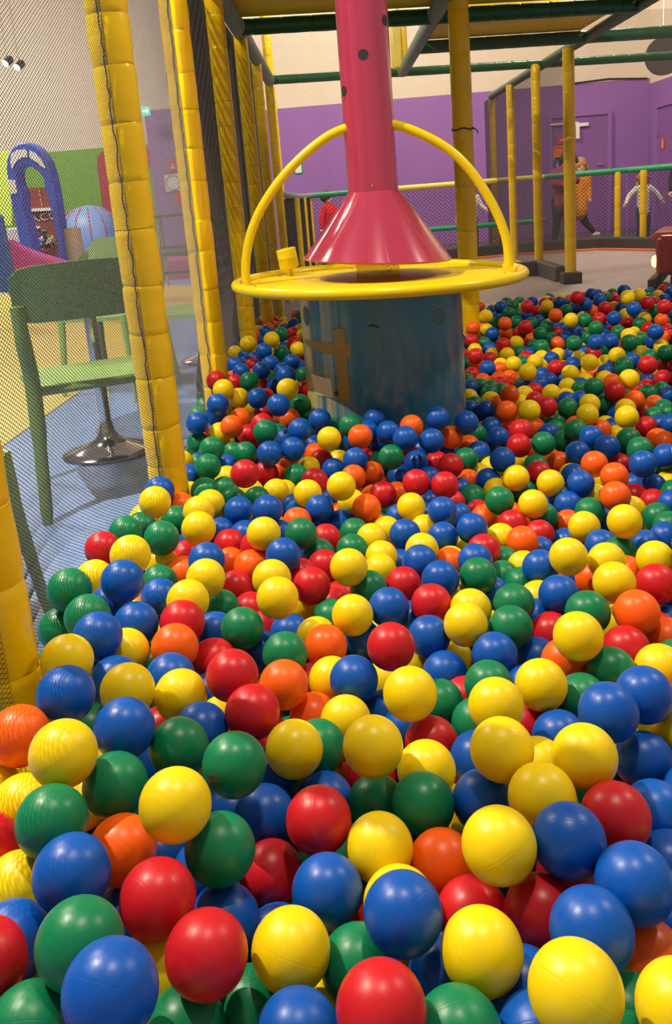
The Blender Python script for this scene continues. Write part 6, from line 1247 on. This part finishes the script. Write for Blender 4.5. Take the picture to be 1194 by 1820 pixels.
2,580,2715,224,1,49,6268,212,2,1442,7247,219,0,2070,6077,220,1,523,1494,215,2,-119,1269,214,1,1977,3024,227,1,940,4625,242,
3,1383,3463,225,4,-369,1346,246,2,1700,7048,243,2,779,6710,217,3,1346,4481,215,0,599,6153,226,3,-331,1840,212,1,246,4806,223,
1,1044,5212,213,2,24,1866,217,3,336,6586,237,2,-320,1695,227,0,-173,6422,223,2,925,7196,213,1,954,3811,220,4,2210,7600,263,
0,689,6052,255,3,713,4266,219,2,1341,9368,216,4,832,4151,242,0,847,1510,225,3,152,6888,217,3,1341,2457,218,3,430,3319,219,
3,1194,5056,230,0,270,1643,228,3,1837,5207,213,3,2467,6356,223,2,435,4830,219,0,-53,5004,255,0,693,3402,230,3,517,5018,218,
2,520,3969,215,0,1072,7272,220,1,988,5398,217,2,971,2416,216,2,358,2757,250,0,-157,5196,252,4,845,3295,217,2,1995,5226,219,
0,663,6986,224,3,317,1907,206,4,284,2636,172,1,95,4362,160,4,1587,3920,160,1,1220,6539,204,1,-895,1340,207,3,52,4178,158,
0,1314,3085,158,3,389,2909,185,0,479,6332,156,0,-1035,4344,206,0,830,2853,162,0,1205,3718,179,0,-793,2072,160,1,803,2051,155,
1,-206,1917,155,0,261,7243,172,1,1707,5036,187,0,1378,4078,178,1,-555,3046,152,3,372,1464,193,1,1433,2027,183,4,-1037,2514,177,
3,-961,1447,152,2,1390,5611,159,0,629,6442,167,1,-981,1598,170,2,1120,2130,159,0,983,4208,157,4,1019,6577,166,0,-163,1575,153,
2,465,2630,179,1,-435,2143,167,2,1411,4271,157,4,-499,1517,182,0,-87,3342,162,0,1222,3392,175,3,1179,6969,172,1,-235,3215,160,
2,1720,5329,160,2,1221,1996,181,3,297,2483,167,3,1739,4162,197,2,129,2810,193,4,-176,3666,169,4,-135,3012,166,0,1228,2387,154,
2,-759,1751,186,3,1065,6316,170,2,-1049,2757,160,1,834,6291,192,4,1487,1754,175,4,240,6378,155,0,-139,2341,156,4,225,6649,162,
2,522,2060,157,2,-286,3572,207,4,-48,6642,166,0,254,1395,158,1,-313,1537,169,0,1835,7341,208,2,1206,1348,153,2,168,4061,161,
0,2000,6648,162,4,1603,2070,161,1,-253,1253,185,3,1367,3911,184,3,1096,2646,159,4,977,7494,182,0,1106,1895,160,2,-510,3355,159,
4,1188,3580,189,0,1371,1552,171,2,1243,2553,152,4,1,1450,165,2,752,1823,161,3,285,3140,170,1,894,2306,157,0,1235,1842,171,
1,577,4716,171,0,963,1453,177,3,1084,4530,166,2,174,3804,161,3,-132,2497,162,1,2975,8825,183,0,-381,4046,174,1,1399,3207,153,
1,-299,6082,157,0,-864,3457,153,3,-1045,1792,193,1,2291,7319,170,1,26,3472,169,1,-77,1956,187,2,784,1622,156,4,-439,2668,153,
0,850,3537,159,4,2662,7749,163,1,556,2851,157,1,149,1529,92,2,-247,2094,102,3,-56,6361,93,2,761,7613,107,1,2048,5602,99,
2,536,7065,97,1,529,3324,100,2,977,2098,103,3,1464,3386,96,0,1006,2479,97,1,429,6668,112,0,917,4732,118,1,789,6535,118,
2,-132,6141,94,1,1127,3294,113,3,451,1880,130,1,111,2014,98,1,-392,3872,113,1,-371,2472,99,1,-884,1709,111,0,-246,3472,101,
4,1040,2342,100,4,1107,3894,133,1,1325,3582,146,1,747,2565,108,2,88,6382,101,4,580,1352,128,2,390,6468,115,1,203,4253,132,
0,702,7037,102,1,1920,7713,94,0,1412,5470,136,3,-29,2567,94,4,-546,2521,118,2,1732,5670,114,1,-695,2172,120,0,271,1732,117,
0,-895,3165,132,3,940,3896,96,0,622,6640,108,0,440,3176,103,0,914,1927,122,0,1261,3872,101,4,4,1576,96,2,-102,3167,105,
3,789,1438,119,0,-132,6775,133,0,-396,2014,110,1,510,1560,93,2,401,4547,102,0,380,6243,105,3,1072,6774,128,1,460,3015,101,
3,-346,4473,109,0,672,6262,103,0,833,2184,115,4,-555,2244,93,1,-678,1448,106,1,-141,6497,94,1,276,6774,103,0,541,6169,97,
2,2135,6077,98,
]
LABELS = [
    'blue ball with red at left and green above, cut off at the bottom picture edge',
    'yellow ball with blue at left and blue above, cut off at the bottom picture edge',
    'red ball with yellow at left and blue at right, bottom centre left of frame',
    'yellow ball with blue at left and blue at right, bottom centre right of frame',
    'blue ball with red at left and red at right, near foreground centre right',
    'yellow ball with blue at left and green at right, bottom centre left of frame',
    'red ball with yellow at left and green above, cut off at the bottom picture edge',
    'red ball with blue at left and blue at right, near foreground left',
    'yellow ball with orange at left and blue at right, near foreground centre right',
    'blue ball with yellow at left and orange at right, near foreground left',
    'blue ball with red at left and red above, cut off at the right picture edge',
    'blue ball with red at left and orange at right, near foreground right',
    'green ball with blue at left and blue at right, bottom left of frame',
    'blue ball with yellow at left and red at right, near foreground right',
    'yellow ball with green at left and blue at right, near foreground left',
    'blue ball with red at left and yellow at right, near foreground centre',
    'green ball with blue at left and red at right, near foreground centre left',
    'yellow ball with orange at left and yellow at right, foreground left',
    'red ball with blue at left and green at right, near foreground centre',
    'green ball with yellow at left and yellow at right, near foreground left',
    'yellow ball with green at left and blue at right, near foreground centre',
    'green ball with a brown dirt smudge on its lower left side',
    'yellow ball with yellow at left and blue at right, foreground right',
    'red ball with red at left and green above, near foreground right',
    'yellow ball with blue at left and yellow at right, foreground centre right',
    'green ball with yellow at left and yellow at right, foreground left',
    'green ball with green at left and blue at right, near foreground centre right',
    'red ball with blue at left and blue at right, near foreground right',
    'yellow ball with green at left and blue at right, foreground centre',
    'orange ball with blue at left and blue at right, near foreground left',
    'blue ball with green at left and red at right, foreground left',
    'red ball with green at left and blue at right, near foreground centre left',
    'yellow ball with blue at left and green at right, near foreground right',
    'orange ball with yellow at left and yellow at right, near foreground centre right',
    'yellow ball with blue at left and green at right, foreground centre left',
    'blue ball with green at left and blue at right, foreground left',
    'green ball with yellow at left and yellow at right, bottom centre of frame',
    'green ball with blue at left and green at right, foreground left',
    'blue ball with green at left and blue at right, foreground right',
    'blue ball with yellow at left and yellow above, cut off at the right picture edge',
    'blue ball with blue at left and red at right, near foreground centre left',
    'red ball with yellow at left and yellow at right, foreground centre left',
    'yellow ball with blue at left and green at right, foreground centre right',
    'green ball with blue at right and yellow above, in the bottom left picture corner',
    'green ball with yellow at left and green above, cut off at the bottom picture edge',
    'orange ball with blue at left and blue above, cut off at the right picture edge',
    'orange ball with yellow at right and yellow below, cut off at the left picture edge',
    'yellow ball with blue at left and green at right, foreground right',
    'red ball with blue at left and red at right, near foreground centre right',
    'green ball with red at left and yellow above, cut off at the bottom picture edge',
    'yellow ball with green at left and yellow at right, foreground centre right',
    'blue ball with blue at left and yellow above, cut off at the right picture edge',
    'blue ball with red at left and yellow at right, near foreground centre left',
    'green ball with blue at left and red above, cut off at the bottom picture edge',
    'blue ball with green at left and yellow at right, near foreground centre right',
    'yellow ball with blue at right and blue above, cut off at the left picture edge',
    'yellow ball with red at left and yellow at right, middle of pit right',
    'red ball with red at left and blue at right, middle of pit centre left',
    'blue ball with green at left and yellow above, cut off at the bottom picture edge',
    'red ball with blue at left and blue at right, middle of pit centre',
    'yellow ball with yellow at left and blue at right, foreground left',
    'yellow ball with yellow at left and blue at right, foreground centre right',
    'blue ball with yellow at left and yellow at right, bottom centre right of frame',
    'yellow ball with blue at left and blue at right, foreground left',
    'blue ball with yellow at left and blue above, foreground centre',
    'yellow ball with green at left and orange above, in the bottom right picture corner',
    'orange ball with orange at left and red at right, foreground centre left',
    'green ball with blue at left and green at right, near foreground centre',
    'blue ball with red at left and green at right, bottom left of frame',
    'blue ball with green at left and yellow at right, middle of pit left',
    'yellow ball with green at left and blue at right, middle of pit left',
    'yellow ball with blue at left and green at right, middle of pit centre right',
    'blue ball with yellow at left and green at right, mid-pit left',
    'orange ball with yellow at left and blue at right, middle of pit right',
    'green ball with blue at left and red at right, middle of pit centre left',
    'red ball with blue at right and blue above, cut off at the left picture edge',
    'yellow ball with red at left and red at right, middle of pit centre left',
    'blue ball with red at left and blue above, cut off at the right picture edge',
    'blue ball with yellow at left and yellow at right, bottom right of frame',
    'yellow ball with green at left and blue at right, middle of pit centre',
    'orange ball with green at left and blue at right, middle of pit left',
    'green ball, leftmost of the green ones mid-pit left',
    'yellow ball with green at right and yellow above, cut off at the left picture edge',
    'yellow ball with orange at left and orange at right, mid-pit right',
    'green ball with orange at left and yellow at right, middle of pit right',
    'blue ball with red at left and yellow at right, middle of pit centre right',
    'yellow ball with blue at left and red at right, bottom left of frame',
    'green ball with green at left and red at right, middle of pit right',
    'orange ball with green at left and blue at right, middle of pit centre',
    'blue ball with green at left and blue at right, middle of pit centre right',
    'green ball with blue at left and orange at right, middle of pit centre left',
    'blue ball with yellow at left and blue at right, middle of pit centre',
    'red ball with blue at left and green at right, foreground centre right',
    'yellow ball with blue at left and green at right, mid-pit right',
    'yellow ball with orange at left and blue at right, foreground centre',
    'green ball with yellow at left and yellow at right, foreground centre',
    'yellow ball with red at left and yellow at right, mid-pit centre',
    'blue ball with blue at left and green at right, middle of pit left',
    'blue ball with yellow at left and green at right, middle of pit right',
    'red ball with blue at left and yellow at right, middle of pit centre right',
    'blue ball with green at left and red at right, foreground centre left',
    'red ball with yellow at left and red at right, mid-pit centre',
    'red ball with orange at left and yellow above, cut off at the right picture edge',
    'red ball with green at left and blue at right, middle of pit left',
    'green ball with red at left and green at right, mid-pit centre right',
    'green ball with blue at left and orange above, middle of pit right',
    'blue ball with yellow at left and yellow at right, middle of pit centre right',
    'yellow ball, second from left of the yellow ones mid-pit centre left',
    'yellow ball with red at left and green at right, mid-pit left',
    'red ball with red at left and orange at right, middle of pit right',
    'green ball with green at left and blue at right, mid-pit left',
    'green ball with yellow at left and orange above, cut off at the bottom picture edge',
    'yellow ball with blue at left and orange above, mid-pit right',
    'blue ball with red at left and blue at right, foreground right',
    'yellow ball with green at left and blue at right, mid-pit centre left',
    'green ball with yellow at left and blue at right, foreground right',
    'green ball with yellow at left and red at right, foreground centre right',
    'green ball with green at left and blue at right, middle of pit left',
    'blue ball with blue at left and red at right, mid-pit centre right',
    'yellow ball with blue at left and yellow at right, middle of pit centre left',
    'green ball with blue at left and blue at right, middle of pit centre right',
    'green ball with blue at left and green above, middle of pit right',
    'yellow ball with blue at left and blue at right, mid-pit centre left',
    'yellow ball with blue at left and green at right, middle of pit left',
    'yellow ball with red at left and orange above, cut off at the right picture edge',
    'blue ball with green at left and red at right, near foreground left',
    'yellow ball with orange at right and blue above, level with drum front, left',
    'blue ball with yellow at left and yellow at right, mid-pit right',
    'yellow ball with red at left and blue at right, foreground centre',
    'blue ball with red at left and blue at right, mid-pit centre left',
    'blue ball with yellow at left and yellow at right, foreground centre right',
    'orange ball with orange at left and yellow at right, foreground centre',
    'blue ball with blue at left and yellow at right, middle of pit left',
    'green ball with blue at left and red at right, mid-pit centre',
    'blue ball with green at left and red at right, middle of pit left',
    'red ball with green at left and blue above, mid-pit centre right',
    'yellow ball with green at left and blue above, cut off at the right picture edge',
    'red ball with yellow at right and yellow below, mid-pit left',
    'blue ball with yellow at left and red at right, foreground centre',
    'yellow ball with green at left and orange at right, mid-pit right',
    'green ball with green at right and yellow below, middle of pit left',
    'red ball with orange at left and red at right, middle of pit centre left',
    'red ball with red at left and blue above, near foreground right',
    'yellow ball, rightmost of the yellow ones mid-pit centre left',
    'blue ball with blue at left and yellow above, mid-pit centre right',
    'yellow ball with orange at left and blue at right, mid-pit right',
    'yellow ball with orange at left and green at right, level with drum front, right',
    'blue ball with green at left and blue above, cut off at the bottom picture edge',
    'yellow ball with red at left and orange at right, just in front of drum, centre',
    'blue ball with blue at left and blue above, mid-pit centre right',
    'red ball with yellow at left and green above, just in front of drum, centre left',
    'orange ball with yellow at left and blue at right, mid-pit right',
    'orange ball with yellow at left and yellow at right, middle of pit right',
    'orange ball with yellow at left and red at right, level with drum front, right',
    'green ball with green at left and green at right, level with drum front, centre right',
    'orange ball with yellow at left and red at right, mid-pit centre',
    'blue ball with blue at left and blue at right, mid-pit centre right',
    'blue ball with blue at left and orange at right, mid-pit centre',
    'blue ball with blue at left and blue at right, mid-pit centre left',
    'blue ball with yellow at left and yellow at right, middle of pit left',
    'blue ball with yellow at left and blue at right, mid-pit centre left',
    'blue ball with yellow at left and yellow at right, mid-pit centre right',
    'yellow ball with blue at left and red above, just in front of drum, centre right',
    'green ball with yellow at left and red at right, mid-pit centre',
    'blue ball with blue at left and orange at right, middle of pit right',
    'blue ball with red at left and blue at right, level with drum front, right',
    'red ball with green at left and yellow at right, middle of pit right',
    'red ball with blue at left and red above, just in front of drum, centre right',
    'yellow ball with yellow at left and blue at right, middle of pit centre right',
    'red ball with yellow at left and yellow at right, mid-pit centre left',
    'yellow ball with red at left and blue at right, level with drum front, right',
    'blue ball with red at left and orange at right, mid-pit centre left',
    'blue ball with red at left and green at right, near foreground centre left',
    'yellow ball with green at left and red at right, bottom centre of frame',
    'red ball with blue at left and blue above, just in front of drum, centre right',
    'blue ball with yellow at left and blue at right, mid-pit centre right',
    'blue ball with blue at left and yellow at right, level with drum front, right',
    'red ball with green at right and yellow above, cut off at the left picture edge',
    'green ball with green at left and yellow at right, foreground centre right',
    'green ball with green at right and yellow below, mid-pit left',
    'yellow ball with yellow at left and red at right, level with drum front, right',
    'blue ball with green at left and yellow at right, foreground centre left',
    'blue ball with orange at left and green at right, near foreground left',
    'green ball with yellow at left and red at right, middle of pit centre left',
    'green ball with blue at left and blue at right, level with drum front, centre left',
    'yellow ball with yellow at left and yellow at right, foreground right',
    'blue ball with orange at left and red at right, middle of pit centre',
    'orange ball with orange at left and yellow at right, mid-pit centre left',
    'green ball with green at left and red at right, just in front of drum, centre',
    'orange ball with orange at left and red above, cut off at the right picture edge',
    'blue ball with blue at left and blue above, cut off at the right picture edge',
    'blue ball with red at left and red below, middle of pit centre left',
    'blue ball with green at left and green above, just in front of drum, centre left',
    'blue ball with yellow at left and blue at right, near foreground centre left',
    'blue ball with blue at left and blue above, just in front of drum, centre right',
    'orange ball with blue at left and red at right, level with drum front, right',
    'yellow ball with yellow at left and red at right, just in front of drum, centre',
    'yellow ball with green at left and blue at right, mid-pit left',
    'blue ball with blue at left and orange above, just in front of drum, centre right',
    'blue ball with yellow at left and yellow at right, level with drum front, centre right',
    'red ball with orange at left and orange at right, just in front of drum, centre',
    'orange ball with orange at left and red at right, level with drum front, right',
    'blue ball with blue at left and blue above, just in front of drum, centre left',
    'yellow ball with green at left and green at right, near foreground left',
    'yellow ball with blue at left and blue at right, just in front of drum, centre',
    'yellow ball with yellow at left and blue at right, mid-pit centre',
    'green ball with yellow at left and red at right, near foreground right',
    'orange ball with green at left and blue at right, just in front of drum, centre',
    'blue ball with orange at left and red at right, mid-pit centre right',
    'green ball with red at left and green at right, level with drum front, right',
    'yellow ball with orange at left and yellow at right, level with drum front, centre left',
    'blue ball with blue at left and red below, level with drum front, right',
    'blue ball with red at left and yellow at right, middle of pit centre left',
    'green ball with red at left and red above, just in front of drum, centre left',
    'red ball with blue at left and blue at right, near foreground centre',
    'red ball with blue at left and green at right, level with drum front, right',
    'red ball with blue at left and red at right, mid-pit centre left',
    'red ball with red at left and blue above, just in front of drum, centre right',
    'yellow ball with green at left and yellow at right, mid-pit centre',
    'green ball with green at left and yellow at right, near foreground centre',
    'blue ball with orange at left and red at right, right of blue drum',
    'yellow ball with blue at left and red at right, right of blue drum',
    'blue ball with blue at left and orange above, just in front of drum, centre',
    'green ball with red at left and yellow at right, mid-pit centre',
    'orange ball with yellow at left and red at right, left of blue drum',
    'green ball with blue at left and orange at right, mid-pit left',
    'blue ball with red at left and green at right, left of blue drum',
    'green ball with blue at left and orange at right, mid-pit right',
    'red ball with red at left and yellow at right, mid-pit centre',
    'yellow ball with green at left and blue at right, mid-pit centre',
    'blue ball with yellow at left and yellow above, foreground centre',
    'blue ball with blue at right and green above, left of blue drum',
    'blue ball with green at right and green below, middle of pit centre left',
    'blue ball with blue at left and orange below, level with drum front, right',
    'blue ball with blue at left and orange above, cut off at the right picture edge',
    'green ball with yellow at left and green at right, mid-pit right',
    'green ball with green at left and green at right, level with drum front, centre left',
    'red ball with yellow at left and yellow at right, foreground centre',
    'red ball with yellow at left and blue at right, foreground right',
    'blue ball with yellow at left and red at right, just in front of drum, centre',
    'red ball with blue at left and yellow at right, mid-pit centre right',
    'blue ball with green at left and blue at right, left of blue drum',
    'blue ball with green at left and orange at right, level with drum front, right',
    'blue ball with green at left and red at right, level with drum front, centre right',
    'green ball with green at left and red above, just in front of drum, centre left',
    'yellow ball with blue at left and blue at right, mid-pit centre right',
    'yellow ball with yellow at left and red at right, right of blue drum',
    'blue ball with blue at left and blue above, just in front of drum, centre',
    'red ball with orange at left and orange at right, mid-pit right',
    'red ball with green at left and green at right, mid-pit centre',
    'yellow ball with blue at left and orange at right, middle of pit centre',
    'blue ball with yellow at left and green at right, mid-pit right',
    'orange ball with orange at left and yellow at right, right of blue drum',
    'orange ball with blue at left and green above, just in front of drum, centre right',
    'yellow ball with yellow at left and blue above, cut off at the right picture edge',
    'blue ball with red at left and red above, just in front of drum, centre right',
    'green ball with blue at left and yellow at right, mid-pit left',
    'yellow ball with green at left and orange above, just in front of drum, centre left',
    'yellow ball with yellow at left and blue at right, near foreground centre',
    'orange ball with orange at left and green at right, just in front of drum, centre',
    'blue ball with yellow at left and red at right, left of blue drum',
    'orange ball with blue at left and yellow at right, mid-pit right',
    'blue ball with green at left and green at right, foreground left',
    'yellow ball with green at left and green at right, right of blue drum',
    'blue ball with green at left and blue at right, level with drum front, right',
    'yellow ball with yellow at left and green at right, level with drum front, centre left',
    'red ball with orange at left and blue at right, mid-pit right',
    'green ball with blue at left and blue at right, foreground left',
    'yellow ball with blue at left and orange at right, mid-pit centre right',
    'yellow ball with blue at left and red at right, left of blue drum',
    'orange ball with green at left and yellow at right, mid-pit left',
    'green ball with green at left and orange at right, level with drum front, right',
    'yellow ball with blue at left and blue at right, middle of pit centre right',
    'green ball with green at left and blue at right, level with drum front, right',
    'red ball with green at left and blue at right, just in front of drum, centre',
    'green ball with red at left and orange below, just in front of drum, centre right',
    'green ball with yellow at left and yellow at right, middle of pit centre',
    'blue ball with orange at left and orange at right, right of blue drum',
    'green ball with blue at left and blue at right, right of blue drum',
    'blue ball with blue at left and green above, cut off at the right picture edge',
    'green ball with yellow at left and green at right, level with drum front, centre left',
    'green ball with yellow at left and blue at right, mid-pit right',
    'green ball with red at left and red below, just in front of drum, centre right',
    'green ball with blue at right and yellow above, foreground left',
    'red ball with blue at left and green at right, right of blue drum',
    'blue ball with green at left and blue at right, mid-pit right',
    'green ball with orange at left and orange above, just in front of drum, centre left',
    'blue ball with green at left and green at right, right of blue drum',
    'red ball with red at left and orange at right, level with drum front, right',
    'green ball with green at left and blue at right, right of blue drum',
    'blue ball with yellow at left and red at right, foreground centre right',
    'green ball with blue at left and yellow at right, mid-pit centre',
    'red ball with red at left and blue above, just in front of drum, centre left',
    'orange ball with yellow at left and orange at right, just in front of drum, centre',
    'yellow ball with orange at left and blue at right, right of blue drum',
    'red ball with yellow at left and blue at right, right of blue drum',
    'orange ball with blue at left and blue at right, mid-pit centre right',
    'green ball with yellow at left and green at right, level with drum front, right',
    'yellow ball with blue at left and yellow at right, foreground right',
    'blue ball with green at right and yellow below, level with drum front, left',
]
# ================================================================ THE BALLS
def uv_ball(r, seg, rings):
    mb = MB(); mb.ball((0, 0, 0), r, seg); return mb
BL = [BALL_NUMBERS[k:k+4] for k in range(0, len(BALL_NUMBERS), 4)]
R_BALL = .0349
meshes = []
for i in range(5):
    me = bpy.data.meshes.new(BN[i]+'_ball'); mb = MB(); mb.ball((0, 0, 0), R_BALL, 48); me.from_pydata(mb.v, [], mb.f); me.shade_smooth(); me.materials.append(BM[i]); meshes.append(me)
dm = None
rnd = random.Random(12)
for k in range(300):
    ci, x, y, z = BL[k]; p = (x*.0005, y*.0005, z*.0005)
    me = meshes[ci]
    dirty = 'dirt smudge' in LABELS[k]
    if dirty: me = meshes[ci].copy(); me.materials.clear(); me.materials.append(ball_mat('smudged_green_plastic', BC[2], True))
    o = bpy.data.objects.new('pit_ball', me); COL.objects.link(o); o.location = p
    if not dirty: o.rotation_euler = (rnd.uniform(-PI, PI), rnd.uniform(-PI, PI), rnd.uniform(-PI, PI))
    tag(o, LABELS[k], 'ball', 'pit balls')
# the hundreds of smaller and buried ones
def ico(sub):
    bm = bmesh.new(); bmesh.ops.create_icosphere(bm, subdivisions=sub, radius=R_BALL); v = np.array([q.co[:] for q in bm.verts]); f = np.array([[q.index for q in t.verts] for t in bm.faces]); bm.free(); return v, f
V3, F3 = ico(4) if False else ico(3); Vs = []; Fs = []; Mi = []; n0 = 0
rs = np.random.default_rng(1)
for ci, x, y, z in BL[300:]:
    q = Euler(tuple(rs.uniform(-3, 3, 3))).to_matrix(); Vs.append(V3 @ np.array(q).T + np.array([x, y, z])*.0005); Fs.append(F3+n0); Mi.append(np.full(len(F3), ci)); n0 += len(V3)
Vs = np.concatenate(Vs); Fs = np.concatenate(Fs); Mi = np.concatenate(Mi)
me = bpy.data.meshes.new('pit_ball_filling'); me.vertices.add(len(Vs)); me.vertices.foreach_set('co', Vs.ravel().astype(np.float32))
me.loops.add(Fs.size); me.loops.foreach_set('vertex_index', Fs.ravel().astype(np.int32))
me.polygons.add(len(Fs)); me.polygons.foreach_set('loop_start', np.arange(len(Fs), dtype=np.int32)*3)
for m_ in BM: me.materials.append(m_)
me.polygons.foreach_set('material_index', Mi.astype(np.int32)); me.update(calc_edges=True); me.shade_smooth()
o = bpy.data.objects.new('pit_ball_filling', me); COL.objects.link(o)
tag(o, 'remaining mass of mixed coloured plastic balls filling the pit behind and below the nearer ones', 'balls', kind='stuff')
